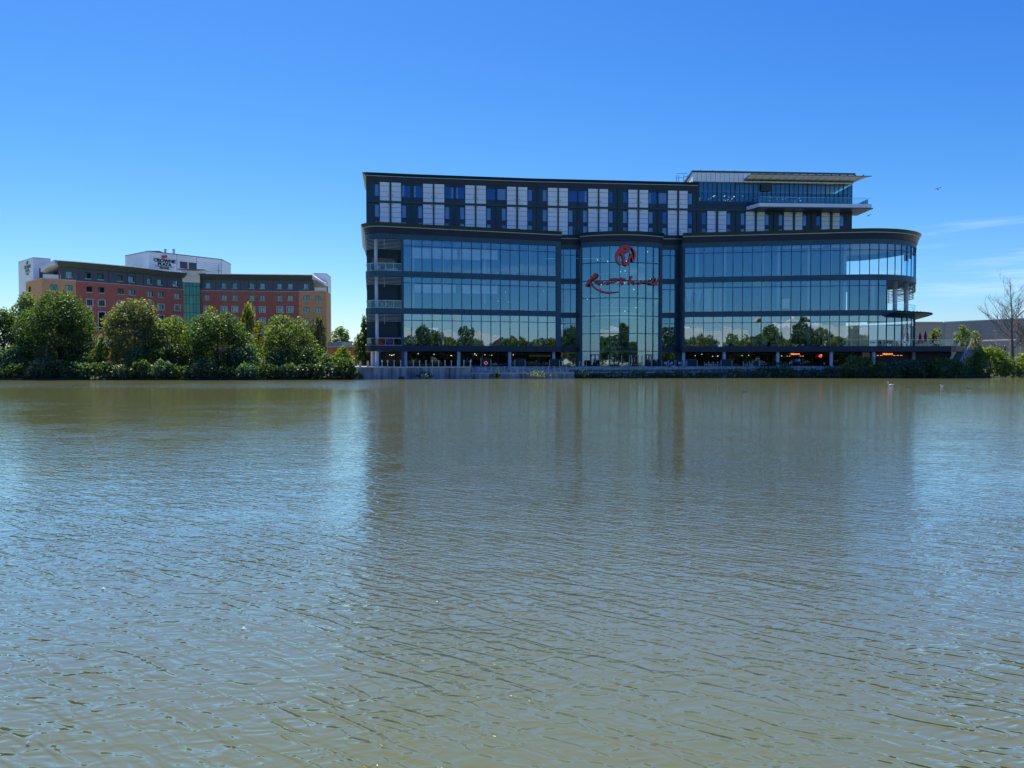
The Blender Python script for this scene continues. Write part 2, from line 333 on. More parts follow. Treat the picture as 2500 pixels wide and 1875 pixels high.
class Fac:
    """a facade: a plan polyline seen from its outer side (the right hand of its direction)"""
    def __init__(s, pts):
        s.p = [Vector((x, y)) for x, y in pts]; s.L = [0]
        for a, b_ in zip(s.p, s.p[1:]): s.L.append(s.L[-1] + (b_ - a).length)
        s.nv = []
        for i in range(len(s.p)):
            ds = []
            if i > 0: ds.append((s.p[i] - s.p[i - 1]).normalized())
            if i < len(s.p) - 1: ds.append((s.p[i + 1] - s.p[i]).normalized())
            d = sum(ds, Vector((0, 0))); d.normalize(); k = 1 / max(.5, d.dot(ds[0])); s.nv.append(Vector((d.y, -d.x)) * k)
        s.len = s.L[-1]
    def at(s, q, o=0):
        q = min(max(q, 0), s.len - 1e-6)
        for i in range(len(s.L) - 1):
            if q <= s.L[i + 1]:
                k = (q - s.L[i]) / (s.L[i + 1] - s.L[i]); return s.p[i].lerp(s.p[i + 1], k) + s.nv[i].lerp(s.nv[i + 1], k) * o
    def of(s, px, py=700):
        u, y, z = ray(px, py); k = u / y; best = None
        for i in range(len(s.p) - 1):
            a, b_ = s.p[i], s.p[i + 1]; fa, fb = a.x - k * a.y, b_.x - k * b_.y
            if (fa <= 0 <= fb) and fa != fb:
                q = s.L[i] + (s.L[i + 1] - s.L[i]) * (-fa / (fb - fa)); D = s.at(q).y
                if best is None or D < best[1]: best = (q, D)
        if best: return best[0]
        return 0 if (s.p[0].x - k * s.p[0].y) > 0 else s.len
    def ss(s, s0, s1): return [s0] + [l for l in s.L if s0 + .02 < l < s1 - .02] + [s1]
    def sweep(s, mb, s0, s1, prof):          # closed profile of (out, z)
        st = s.ss(s0, s1); k = len(prof); n = len(mb.v)
        for q in st:
            for (o_, z) in prof: p = s.at(q, o_); mb.v.append((p.x, p.y, z))
        for i in range(len(st) - 1):
            for j in range(k): j2 = (j + 1) % k; mb.f.append((n + i * k + j, n + (i + 1) * k + j, n + (i + 1) * k + j2, n + i * k + j2))
        mb.f.append(tuple(n + j for j in range(k))); e_ = n + (len(st) - 1) * k; mb.f.append(tuple(e_ + k - 1 - j for j in range(k)))
    def box(s, mb, s0, s1, z0, z1, o0, o1): s.sweep(mb, s0, s1, [(o0, z0), (o0, z1), (o1, z1), (o1, z0)])
    def pane(s, mb, s0, s1, z0, z1, o_=0, jit=0):
        j = [random.uniform(-jit, jit) for _ in range(3)]
        a, b_ = s.at(s0, o_ + j[0]), s.at(s1, o_ + j[1]); c, d = s.at(s1, o_ + j[2]), s.at(s0, o_ + j[0] + j[2] - j[1])
        mb.quad((a.x, a.y, z0), (b_.x, b_.y, z0), (c.x, c.y, z1), (d.x, d.y, z1))
    def loop(s, o_=0, s0=0, s1=None):
        s1 = s.len if s1 is None else s1
        return [tuple(s.at(q, o_)) for q in s.ss(s0, s1)]
def rounded(pts, radii, n=7):
    o_ = [pts[0]]
    for i in range(1, len(pts) - 1):
        r = radii[i]; P = Vector(pts[i])
        if not r: o_.append(pts[i]); continue
        a = (Vector(pts[i - 1]) - P).normalized(); b_ = (Vector(pts[i + 1]) - P).normalized()
        half = a.angle(b_) / 2; d = r / math.tan(half); p0, p1 = P + a * d, P + b_ * d
        C = P + (a + b_).normalized() * (r / math.sin(half)); v0, v1 = p0 - C, p1 - C; an = v0.angle(v1)
        for k in range(n + 1):
            f = k / n; v = (v0 * math.sin((1 - f) * an) + v1 * math.sin(f * an)) / math.sin(an); o_.append(tuple(C + v))
    o_.append(pts[-1]); return o_
def openings(fac, mb, s0, s1, z0, z1, ops, o0, o1):
    """wall from s0 to s1 with rectangular holes (a, b, za, zb), sorted along s"""
    q = s0
    for (a, b_, za, zb) in ops:
        if a > q + .01: fac.box(mb, q, a, z0, z1, o0, o1)
        if za > z0 + .01: fac.box(mb, a, b_, z0, za, o0, o1)
        if zb < z1 - .01: fac.box(mb, a, b_, zb, z1, o0, o1)
        q = b_
    if s1 > q + .01: fac.box(mb, q, s1, z0, z1, o0, o1)

# ================================================================ ground, water
def P2(px, D): return (xat(px, D), D)
shore = [(-175, 118), P2(0, 123), P2(450, 124), P2(862, 128), P2(1000, 131.8), P2(1300, 135), P2(1400, 137), P2(1640, 142.5), P2(2100, 142.5), P2(2300, 146), P2(2500, 148), (190, 152), (225, 60), (190, 1.6), (-190, 1.6), (-215, 60)]
def rings(loop, offs):
    P = [Vector(p) for p in loop]; n = len(P); o_ = []
    for (d, z) in offs:
        for i in range(n):
            a = (P[i] - P[i - 1]).normalized(); b_ = (P[(i + 1) % n] - P[i]).normalized(); t_ = (a + b_).normalized()
            nn = Vector((-t_.y, t_.x)) / max(.6, t_.dot(a)); q = P[i] + nn * d; o_.append((q.x, q.y, z))
    return o_
g = MB(); offs = [(0, -.7), (.7, .12), (2.2, .8), (5, 1.5), (12, 1.95), (40, 2.05)]
g.v = rings(shore, offs); n = len(shore)
for i, p in enumerate(shore):
    v = Vector(p) - Vector((0, 75)); v = v.normalized() * 2800; g.v.append((v.x, v.y + 75, 2.1))
for k in range(len(offs)):
    for i in range(n): j = (i + 1) % n; g.f.append((k * n + i, k * n + j, (k + 1) * n + j, (k + 1) * n + i))
g.build('ground', 'ground', kind='structure')
g = MB(); g.quad((-260, -2, 0), (260, -2, 0), (260, 175, 0), (-260, 175, 0)); g.build('water', 'water', kind='structure')

DECK = 2.1
QL = Fac([P2(862, 128.0), P2(1000, 131.9), P2(1150, 133.6)])
QR = Fac([P2(1150, 133.6), P2(1300, 135.3), P2(1402, 137)])
QS = Fac([P2(1402, 139.5), P2(1640, 145.2), P2(1880, 146.2)])
qw = thing('quay_wall', 'long stained concrete quay wall rising from the lake below the glass building', 'wall', (QL.p[0].x, QL.p[0].y, 0))
a = MB(); QL.box(a, 0, QL.len, -.6, 1.93, -1, 0); QR.box(a, .02, QR.len, -.6, .92, -2.6, 0); QS.box(a, 0, QS.len, -.6, 1.0, -2.6, 0); a.build('wall_face', 'concrete', qw)
a = MB(); QL.box(a, -0, QL.len, 1.933, DECK + .03, -1.1, .08); QR.box(a, .02, QR.len, .923, 1.05, -2.6, .06); QS.box(a, 0, QS.len, 1.003, 1.12, -2.6, .05); a.build('coping', 'trim', qw)
a = MB()                                             # drain mouth and lintel, ladder recess
p = QL.at(QL.of(879, 915), .02); 
for r_, nm, mt in ((.55, 'drain_mouth', 'black'),):
    a = MB(); a.tube((p.x, p.y + .3, .42), (p.x + .02, p.y - .06, .42), .48, .48, 16); a.build(nm, mt, qw)
p = QL.at(QL.of(980, 915), .03); a = MB(); a.rbox(p.x, p.y, .5, .08, .05, .42, math.atan2(3.9, 9)); a.build('drain_grille', 'black', qw)
# stepped terrace behind the lower walkway
st = MB()
for i in range(4):
    QR.box(st, .02, QR.len + .0, 1.05 + i * .26 - .3, 1.05 + (i + 1) * .26, -3.4 - i * .5, -2.6 - i * .5 if i else -2.603)
    QS.box(st, 0, QS.len, 1.12 + i * .24 - .3, 1.12 + (i + 1) * .24, -3.4 - i * .5, -2.6 - i * .5 if i else -2.603)
st.build('terrace_steps', 'concrete', kind='structure')
# paving between quay and building
pv = MB()
loop = QL.loop(-.9) + QR.loop(-4.7, .5) + QS.loop(-4.7) + [P2(2100, 147.5), P2(2330, 149.5), (96, 176), (-34, 182), (-36, 150), (QL.p[0].x - 6, QL.p[0].y + 8)]
pv.prism(loop, 1.3, DECK); pv.build('promenade', 'paving', kind='structure')

# ================================================================ main building
LV = [(5.0, 6.1), (12.1, 13.2), (19.1, 20.2)]           # dark floor bands
TR = [10.9, 18.0, 25.0]; ZT = 26.2
bd = thing('glass_building', 'long dark glass building with a bowed glass entrance and white striped hotel floors on top', 'building', (20, 156, DECK))
cor = Vector((-27.3, 144.6))
FL = Fac(rounded([(-33.0, 176), tuple(cor), (9.76, 155.4)], [0, 2.8, 0]))
FRL = Fac([(9.9, 159.5), P2(1418, 159.8)])
A_, B_ = Vector(P2(1418, 157.2)), Vector(P2(1613, 157.8)); mid = (A_ + B_) / 2; ch = (B_ - A_).length; sag = 2.5
rad = (ch * ch / 4 + sag * sag) / (2 * sag); dn = (B_ - A_).normalized(); nb = Vector((dn.y, -dn.x)); cen = mid + nb * (sag - rad)
half = math.asin(ch / 2 / rad); bp = []
for i in range(19):
    an = -half + 2 * half * i / 18; bp.append(tuple(cen + (nb * math.cos(an) + dn * math.sin(an)) * rad))
FB = Fac(bp)
FRR = Fac([P2(1613, 160), P2(1664, 160.2)])
s0_ = Vector(P2(1665, 157.3)); s1_ = Vector(P2(2098, 152)); dr = (s1_ - s0_).normalized(); nl = Vector((-dr.y, dr.x)); C_ = s1_ + nl * 14.2
arc = []
for i in range(0, 37):
    an = R(150) * i / 36; v = s1_ - C_; arc.append((C_.x + v.x * math.cos(an) - v.y * math.sin(an), C_.y + v.x * math.sin(an) + v.y * math.cos(an)))
FR = Fac([tuple(s0_)] + arc + [(60, 186)])
sc0 = 31.5                                             # start of the left corner curve along FL
sBal = FL.of(980, 700); sG0 = FL.of(985, 700); sG1 = FL.of(1357.5, 700)
facs = [(FL, 0, FL.len), (FRL, 0, FRL.len), (FRR, 0, FRR.len), (FR, 0, FR.len)]
# --- floor bands
bands_ = []
for k, (z0, z1) in enumerate(LV):
    a = MB()
    for f, q0, q1 in facs:
        e1 = q1
        f.box(a, q0, e1, z0, z1, -.35, .12 if k else .22)
    bands_.append(a.build('floor_band', 'fascia' if k == 0 else 'navy2', bd))
def joints(parent, zz, m_='black', step=2.9, o_=.1):
    a = MB()
    for f, q0, q1 in facs + ([(FB, 0, FB.len)] if zz[0] > 26 else []):
        for i in range(1, int(f.len / step)): f.box(a, i * step - .025, i * step + .025, zz[0], zz[1], o_ + .002, o_ + .012)
    a.build('panel_joints', m_, parent)
a = MB()
for f, q0, q1 in facs + [(FB, 0, FB.len)]: f.box(a, q0, q1, ZT, 27.2, -.35, .1)
joints(a.build('upper_band', 'navy2', bd), (ZT + .02, 27.18))
a = MB()
for f, q0, q1 in facs + [(FB, 0, FB.len)]: f.sweep(a, q0, q1, [(-.4, 27.2), (-.4, 28.3), (.55, 28.3), (.25, 27.2)])
a.build('fascia', 'fascia', bd)
a = MB()
for f, q0, q1 in facs + [(FB, 0, FB.len)]: f.sweep(a, q0, q1, [(-.4, 28.42), (-.4, 29.0), (1.0, 29.05), (.62, 28.42)])
a.build('cornice', 'green', bd)
a = MB()
for f, q0, q1 in facs + [(FB, 0, FB.len)]: f.box(a, q0, q1, 28.3, 28.42, -.4, .64)
a.build('cornice_trim', 'trim', bd)
for k_, b_ in enumerate(bands_): joints(b_, (LV[k_][0] + .02, LV[k_][1] - .02), o_=.12 if k_ else .22)
# --- plan outline for slabs and roof
def outline(o_): return FL.loop(o_) + FRL.loop(o_) + FB.loop(o_) + FRR.loop(o_) + FR.loop(o_)
a = MB(); a.prism(outline(-.45), 27.3, 28.9); a.build('podium_roof', 'slate', bd)
for k, (z0, z1) in enumerate(LV):
    a = MB()
    lp = FL.loop(-.4) + FRL.loop(-.4) + (FB.loop(-5.5, .8, FB.len - .8)) + FRR.loop(-.4) + FR.loop(-.4)
    a.prism(lp, z0 + .08, z1 - .06); s_ = a.build('floor_slab', 'slab', bd)
    e_ = MB(); FB.box(e_, .9, FB.len - .9, z0 + .0, z1 + .02, -5.45, -5.3); e_.build('atrium_edge', 'slabedge', s_)
    e_ = MB(); FB.pane(e_, .9, FB.len - .9, z1, z1 + 1.1, -5.35)
    e_ = MB()
    for q in range(1, 12): FB.box(e_, .9 + q * (FB.len - 1.8) / 12, .96 + q * (FB.len - 1.8) / 12, z1 + .03, z1 + 1.1, -5.4, -5.34)
    FB.box(e_, .9, FB.len - .9, z1 + 1.1, z1 + 1.16, -5.42, -5.34); e_.build('atrium_railing', 'steel', s_)
# --- curtain wall glazing
def glazing(f, cuts, z0, z1, tr, gm, ops=True, name='curtain_wall', mw=.055, tr2=None):
    a = MB()
    zs = [z0] + sorted([z for z in (tr if isinstance(tr, list) else [tr]) if z]) + [z1]
    for q0, q1 in zip(cuts, cuts[1:]):
        for za, zb in zip(zs, zs[1:]): f.pane(a, q0 + .02, q1 - .02, za, zb, -.06, .006)
    g_ = a.build(name, gm, bd)
    a = MB()
    for q in cuts: f.box(a, q - mw, q + mw, z0, z1, -.05, .07)
    for z in zs[1:-1]:
        for q0, q1 in zip(cuts, cuts[1:]): f.box(a, q0 + mw, q1 - mw, z - mw, z + mw, -.05, .06)
    a.build('mullions', 'mull', g_); return g_
pxL = [985, 1005.2, 1030.5, 1055, 1079.4, 1103.7, 1127.6, 1151.4, 1175, 1198.6, 1221.6, 1245.3, 1268.2, 1290.7, 1313.5, 1336.5, 1357.6]
cutL = [FL.of(x, 700) for x in pxL]
pxR = [1671.6, 1694.2, 1718, 1741.7, 1765.4, 1789.2, 1813, 1836.2, 1859.7, 1883.6, 1907.8, 1931.6, 1955.3, 1979, 2003.2, 2027, 2050.2, 2074, 2098.4]
cutR = [FR.of(x, 700) for x in pxR]; st_ = 1.95
arcc = [cutR[-1] + st_ * .95 * i for i in range(1, 15)]
for k in range(3):
    z0 = LV[k][1]; z1 = LV[k + 1][0] if k < 2 else ZT
    gm = 'glass_low' if k == 0 else 'glass'
    glazing(FL, cutL, z0, z1, TR[k], gm)
    ext = {0: arcc[:3], 1: arcc[:3], 2: arcc}[k]
    glazing(FR, cutR + ext, z0, z1, TR[k], gm)
    glazing(FRL, [FRL.of(x, 700) + .05 for x in (1369, 1374.5, 1392.4, 1406, 1414)], z0, z1, TR[k], 'glass')
    glazing(FRR, [FRR.of(x, 700) for x in (1615, 1636, 1650)], z0, z1, TR[k], 'glass')
glazing(FRL, [FRL.of(x, 700) + .05 for x in (1369, 1374.5, 1392.4, 1406, 1414)], DECK, 5.0, 3.9, 'glass_low')
glazing(FRR, [FRR.of(x, 700) for x in (1615, 1636, 1650)], DECK, 5.0, None, 'glass_low')
bz = [5.15, 8.7, 12.25, 15.85, 19.35, 22.95]
cutB = [FB.of(x, 700) for x in (1420.5, 1441.6, 1465, 1488.4, 1512.4, 1535.8, 1556.7, 1577, 1595, 1609.5)]
glazing(FB, cutB, DECK, ZT, bz, 'glass_bow', name='bowed_glazing', mw=.07)
# lower part of right end behind the canopy
a = MB(); q0 = cutR[-1] + 3 * st_ * .95; ce = [q0 + 2.0 * i for i in range(0, 9)]
glazing(FR, ce, 6.1, 12.1, [10.2], 'glass_low')
# --- piers
a = MB(); FL.box(a, sBal, sG0 - .02, DECK, ZT, -.6, .14); FL.box(a, sG1 + .02, FL.len, 6.1, ZT, -.6, .14)
a.build('pier', 'navy2', bd)
a = MB(); FRR.box(a, FRR.of(1650.5, 700), FRR.len, DECK, ZT, -.3, .1); FR.box(a, 0, cutR[0] - .05, 6.1, ZT, -.6, .15)
a.rbox(s0_.x - .05, 158.9, .12, 1.5, DECK + 3, 27.2, 0); a.build('pier', 'navy', bd)
for px in (1417, 1613.5):
    f = FB; q = f.of(px, 700); q = 0.0 if px < 1500 else f.len
    p = f.at(q, 0); a = MB(); a.box(p.x - .25, p.x + .25, p.y - .1, p.y + 3, DECK, ZT); a.build('pier', 'navy2', bd)
# --- interior walls and columns
a = MB()
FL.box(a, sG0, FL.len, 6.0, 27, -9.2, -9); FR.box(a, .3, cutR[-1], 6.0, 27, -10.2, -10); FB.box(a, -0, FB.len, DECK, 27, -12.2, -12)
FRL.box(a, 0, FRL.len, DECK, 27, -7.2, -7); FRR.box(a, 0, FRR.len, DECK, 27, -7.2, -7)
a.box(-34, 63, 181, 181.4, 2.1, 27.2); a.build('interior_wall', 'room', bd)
for f, xs, o_ in ((FL, (1012, 1085, 1190, 1300), -2.5), (FR, (1704, 1772, 1866, 1905, 1980, 2034, 2070), -2.2)):
    for x in xs:
        p = f.at(f.of(x, 700), o_)
        for k in range(3):
            a = MB(); z0 = LV[k][1]; z1 = (LV[k + 1][0] if k < 2 else 27); a.tube((p.x, p.y, z0), (p.x, p.y, z1), .3, .3, 10, False); a.build('interior_column', 'col', bd)
# partitions inside give the floors depth
for f, cuts, xs in ((FL, cutL, (1103, 1222, 1313)), (FR, cutR, (1742, 1860, 1955, 2028))):
    for k in range(3):
        for x in xs:
            z0 = LV[k][1]; z1 = (LV[k + 1][0] if k < 2 else 27)
            if random.random() < .75:
                q = f.of(x + random.uniform(-12, 12), 700); a = MB(); f.box(a, q, q + .2, z0, z1 - .1, -9, -random.uniform(2.5, 5)); a.build('partition', 'slab', bd)
# blinds, curtains
def blind(f, x0, x1, y0, y1, D, m_='blind', nm='blind', o_=-.35):
    a = MB(); f.box(a, f.of(x0, 700), f.of(x1, 700), zat(y1, D), zat(y0, D), o_ - .04, o_); a.build(nm, m_, bd)
blind(FL, 1004, 1054, 608, 633, 149); blind(FL, 1056, 1118, 610, 635, 150.5); blind(FL, 1123, 1174, 611, 637, 152); blind(FL, 1176, 1216, 612, 636, 153)
for x0, x1 in ((1012, 1029), (1033, 1053), (1056, 1078), (1081, 1102), (1105, 1114), (1129, 1149), (1153, 1173), (1176, 1197), (1200, 1216)): blind(FL, x0, x1, 696, 716 + (x1 - 1012) * .01, 149 + (x0 - 1012) * .018)
for x0, x1, y0, y1 in ((1073, 1079, 738, 754), (1108, 1119, 742, 754), (1126, 1140, 742, 754), (1153, 1158, 736, 754), (1163, 1177, 741, 754), (1185, 1196, 740, 754)): blind(FL, x0, x1, y0, y1, 150.5, 'room', 'partition', -1.5)
blind(FR, 1909, 1929, 730, 753, 154.8)
for x in range(3): 
    pass
def curtain(x0, x1, z0, z1, waist):
    a = MB(); c0, c1 = FR.of(x0, 700), FR.of(x1, 700); cm = (c0 + c1) / 2; n = 9; zs = [z0 + (z1 - z0) * i / n for i in range(n + 1)]
    for i in range(n):
        for j in range(2):
            pass
        def hw(z):
            t_ = (z - z0) / (z1 - z0); k_ = abs(t_ - .28) / .72 if t_ > .28 else (.28 - t_) / .28 * .35
            return (c1 - c0) / 2 * (waist + (1 - waist) * min(1, k_) ** 1.3)
        za, zb = zs[i], zs[i + 1]; q = FR.at(cm, -.5); m_ = 5
        for j in range(m_):
            fa, fb = -1 + 2 * j / m_, -1 + 2 * (j + 1) / m_
            P = [FR.at(cm + fa * hw(za), -.5 - .12 * (j % 2)), FR.at(cm + fb * hw(za), -.5 - .12 * ((j + 1) % 2)), FR.at(cm + fb * hw(zb), -.5 - .12 * ((j + 1) % 2)), FR.at(cm + fa * hw(zb), -.5 - .12 * (j % 2))]
            a.quad((P[0].x, P[0].y, za), (P[1].x, P[1].y, za), (P[2].x, P[2].y, zb), (P[3].x, P[3].y, zb))
    a.build('curtain', 'curtain', bd)
curtain(1672, 1693, 13.25, 17.9, .12); curtain(1695, 1717, 13.25, 17.9, .12); curtain(1719, 1738, 13.25, 17.9, .9); curtain(1742, 1752, 13.25, 17.9, .9); curtain(1754, 1763, 13.25, 17.9, .8)
# ceiling lamps, seen through the glass as sparks
def lamps(f, n, x0, x1, z0, z1, o0, o1, sz=.07, seed=1):
    rr = random.Random(seed)
    for i in range(n):
        p = f.at(f.of(rr.uniform(x0, x1), 700), rr.uniform(o0, o1)); z = rr.uniform(z0, z1); a = MB(); a.ball((p.x, p.y, z), sz, n=6, m=4); a.build('ceiling_lamp', 'lamp', bd)
lamps(FB, 20, 1424, 1605, 12.5, 25.6, -5, -1, .09, 3)
lamps(FL, 6, 1055, 1350, 14.5, 17.5, -3, -1, .05, 5)
lamps(FL, 16, 935, 1340, 4.2, 4.6, -4, -3, .07, 7); lamps(FR, 9, 1680, 2020, 4.1, 4.6, -4, -3, .07, 8)
# atrium escalators and stair balustrades, seen as pale diagonals
for (x0, y0, x1, y1, o_) in ((1490, 748, 1536, 711, -4), (1467, 750, 1520, 713, -4.6), (1422, 797, 1481, 798.5, -3), (1422, 723, 1468, 725, -3)):
    f = FB; pa, pb = f.at(f.of(x0, 700), o_), f.at(f.of(x1, 700), o_); D = pa.y
    a = MB(); a.tube((pa.x, pa.y, zat(y0, pa.y)), (pb.x, pb.y, zat(y1, pb.y)), .09, .09, 6); a.build('escalator_rail', 'slabedge', bd)
# --- ground floor: shopfront, columns
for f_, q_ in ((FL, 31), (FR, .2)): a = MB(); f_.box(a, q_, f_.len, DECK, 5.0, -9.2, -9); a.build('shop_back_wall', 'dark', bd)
for f, q0, q1 in ((FL, sc0 + 6, FL.len - .5), (FR, .5, cutR[-1] + 8)):
    a = MB(); n = int((q1 - q0) / 2.6); cs = [q0 + (q1 - q0) * i / n for i in range(n + 1)]
    for c0, c1 in zip(cs, cs[1:]): f.pane(a, c0, c1, DECK, 4.9, -4.6, .01)
    s_ = a.build('shopfront', 'glass_dark', bd); a = MB()
    for c in cs: f.box(a, c - .05, c + .05, DECK, 4.9, -4.65, -4.5)
    f.box(a, q0, q1, DECK, DECK + .25, -4.67, -4.52); f.box(a, q0, q1, 4.5, 4.6, -4.67, -4.52); a.build('shop_frame', 'black', s_)
def column(f, px, o_, z0, z1, r=.33, py=870):
    p = f.at(f.of(px, py), o_); a = MB(); a.tube((p.x, p.y, z0), (p.x, p.y, z1), r, r, 14, False); a.build('column', 'col', bd, smooth=True)
for px in (991, 1121.7, 1246.7, 1354.5): column(FL, px, -.75, DECK, 5.0)
for px in (1669.5, 1769, 1900.5, 2031.8, 2137.7): column(FR, px, -.75, DECK, 5.0)
for (x, y) in ((xat(915.8, 144.2), 146.2), (xat(907.2, 150), 151.5)):
    a = MB(); a.tube((x, y, DECK), (x, y, 5.0), .42, .42, 14, False); a.build('column', 'col', bd, smooth=True)
x, y = xat(2230.5, 156), 156; a = MB(); a.tube((x, y, DECK), (x, y, 5.0), .36, .36, 14, False); a.build('column', 'col', bd, smooth=True)
# --- left corner balconies
for k in range(3):
    z0 = LV[k][1]; z1 = LV[k + 1][0] if k < 2 else ZT
    bal = MB(); c_ = FL.at(sBal, -5); e_ = Vector((-28.0, 151.0)); bal.hexa([(e_.x, e_.y, z0), (c_.x, c_.y, z0), (c_.x, c_.y + .2, z0), (e_.x, e_.y + .2, z0), (e_.x, e_.y, z1), (c_.x, c_.y, z1), (c_.x, c_.y + .2, z1), (e_.x, e_.y + .2, z1)]); bal.hexa([(e_.x - .4, e_.y, z0), (e_.x, e_.y, z0), (e_.x - 4.4, 176, z0), (e_.x - 4.8, 176, z0), (e_.x - .4, e_.y, z1), (e_.x, e_.y, z1), (e_.x - 4.4, 176, z1), (e_.x - 4.8, 176, z1)]); q = FL.at(sBal, -2.6); bal.rbox(q.x, q.y, .1, 2.5, z0, z1, math.atan2(10.8, 37)); bal.build('balcony_wall', 'navy', bd)
    a = MB()
    for i in range(8 if k == 2 else 6):
        FL.box(a, sc0 - 8, sBal - .05, z1 - .2 - i * .25, z1 - .14 - i * .25, -.02, .05)
    for x in (938,): q = FL.of(x, 700); FL.box(a, q, q + .08, z1 - 2.0, z1, -.24, -.19)
    a.build('louvers', 'trim', bd, label='pale horizontal louvers across the top of the corner balcony')
    p = FL.at(FL.of(911.5 + (2 - k) * 1.6, 700), -.95); a = MB(); a.tube((p.x, p.y, z0), (p.x, p.y, z1), .33, .33, 14, False); a.build('column', 'col', bd, smooth=True)
    so = MB(); c0_ = FL.at(sBal, -5); c1_ = FL.at(sBal, -.3); c2_ = FL.at(sc0 + 3, -.3); so.prism([(c2_.x, c2_.y), (c1_.x, c1_.y), (c0_.x, c0_.y), (-26.2, 151.2), (-27.6, 148)], z1 - .1, z1 - .02); so.build('soffit', 'fascia', bd)  # dark sheet added so bounced sun does not pale the balcony ceiling
    a = MB(); n = 9; q0 = sc0 - 8
    for i in range(n): FL.pane(a, q0 + (sBal - q0) * i / n + .03, q0 + (sBal - q0) * (i + 1) / n - .03, z0 + .05, z0 + 1.35, -.02, .004)
    s_ = a.build('balustrade', 'glass_rail', bd); a = MB(); FL.box(a, q0, sBal, z0 + 1.35, z0 + 1.42, -.07, .03); FL.box(a, q0, sBal, z0 + .0, z0 + .06, -.07, .03)
    for i in range(n + 1): q = q0 + (sBal - q0) * i / n; FL.box(a, q - .03, q + .03, z0, z0 + 1.35, -.09, -.03)
    a.build('handrail', 'steel', s_)
# --- right end: open deck between second and third floors
z0, z1 = 13.2, 19.1; qa = cutR[-1] + 3 * st_ * .95; 
a = MB(); n = 12; qe = qa + 24
for i in range(n): FR.pane(a, qa + 24 * i / n + .03, qa + 24 * (i + 1) / n - .03, z0, z0 + 1.3, 0, .004)
s_ = a.build('balustrade', 'glass_rail', bd); a = MB(); FR.box(a, qa, qe, z0 + 1.3, z0 + 1.35, -.05, .04); a.build('handrail', 'steel', s_)
for px in (2158, 2196, 2225.5):
    q = FR.of(px, 720); p = FR.at(q, -1.0 if px != 2158 else -3.5); a = MB(); a.tube((p.x, p.y, z0), (p.x, p.y, z1), .42, .42, 14, False); a.build('column', 'col', bd, smooth=True)
a = MB()
for i in range(7): FR.box(a, qa + .1, qe, z1 - .18 - i * .24, z1 - .1 - i * .24, -.16, .04)
a.build('louvers', 'slate', bd)
a = MB()
for i in range(9): FR.box(a, qa + 15, qa + 34, z1 - .18 - i * .34, z1 - .08 - i * .34, -.2, .04)
for i in range(8): FR.box(a, qa + 15 + i * 2.4, qa + 15.1 + i * 2.4, z1 - 3.0, z1, -.28, -.21)
a.build('louvers', 'slate', bd)
p = FR.at(qa + 1.8, -5.5); a = MB(); a.box(p.x - 3.2, p.x + 2.2, p.y - .5, p.y + 1.5, z0, z0 + 3.0); a.box(p.x - 3.3, p.x + 2.3, p.y - .6, p.y + 1.6, z0 + 3.0, z0 + 3.15); s_ = a.build('bar_kiosk', 'black', bd)
# interior solid behind the open deck is cut away: wall closing the rooms
a = MB(); p0 = FR.at(qa, 0); p1 = FR.at(qa, -12); a.hexa([(p0.x - .1, p0.y, z0), (p0.x + .1, p0.y, z0), (p1.x + .1, p1.y, z0), (p1.x - .1, p1.y, z0), (p0.x - .1, p0.y, z1), (p0.x + .1, p0.y, z1), (p1.x + .1, p1.y, z1), (p1.x - .1, p1.y, z1)]); a.build('interior_wall', 'slate', bd)
# canopy with upturned blades over the terrace doors
a = MB(); FR.sweep(a, qa, qa + 30, [(0.12, 11.75), (0.12, 12.1), (2.7, 12.62), (2.7, 12.5)]); cpy = a.build('canopy', 'green', bd)
a = MB()
for i in range(26): q = qa + .4 + i * .95; FR.sweep(a, q, q + .08, [(.2, 12.2), (.2, 12.5), (3.2, 12.95), (3.2, 12.7)])
a.build('canopy_blades', 'green', cpy)
a = MB(); p = FR.at(FR.of(2204, 760), 2.4); a.tube((p.x, p.y, 6.1), (p.x, p.y, 12.4), .14, .14, 8); a.build('post', 'black', bd)
# --- entrance doors under the bow
for x0, x1 in ((1441.6, 1465), (1488.4, 1512.4), (1535.8, 1556.7), (1577, 1595)):
    q0, q1 = FB.of(x0, 700), FB.of(x1, 700); mdl = (q0 + q1) / 2; a = MB()
    FB.box(a, q0 + .1, q1 - .1, 4.35, 4.5, .08, .2)
    for q in (q0 + .1, mdl - .05, q1 - .2): FB.box(a, q, q + .1, DECK, 4.35, .08, .2)
    for q in (q0 + .22, mdl + .07): FB.box(a, q, q + (q1 - q0) / 2 - .34, DECK, DECK + .3, .1, .18)
    d = a.build('door', 'black', bd)
    a = MB()
    for q in (mdl - .25, mdl + .2): FB.box(a, q, q + .06, 2.9, 3.7, .21, .27)
    for q in (q0 + .35, q1 - .45):
        for z in (2.35, 3.3, 4.15): FB.box(a, q, q + .12, z, z + .12, .21, .25)
    a.build('door_handle', 'steel', d)
for px in (1433, 1437.5, 1467, 1486, 1514.5, 1533, 1537, 1560, 1566.5, 1577.5, 1584):
    p = FB.at(FB.of(px, 870), 1.2 + (px % 3) * .3); a = MB(); a.tube((p.x, p.y, DECK), (p.x, p.y, 4.35), .05, .05, 6); a.build('entrance_post', 'steel', bd)
a = MB()
for z0_, z1_ in ((5.3, 6.0), (4.75, 5.0)): FB.box(a, .5, FB.len - .5, z0_, z1_, -1.6, -1.5)
a.build('lobby_canopy', 'teal', bd)
a = MB(); FB.box(a, FB.of(1442, 700), FB.of(1488, 700), 7.0, 8.6, -2.6, -2.5); FB.box(a, FB.of(1535, 700), FB.of(1540, 700), 5.2, 9, -2.6, -2.5); a.build('lobby_screen', 'black', bd)
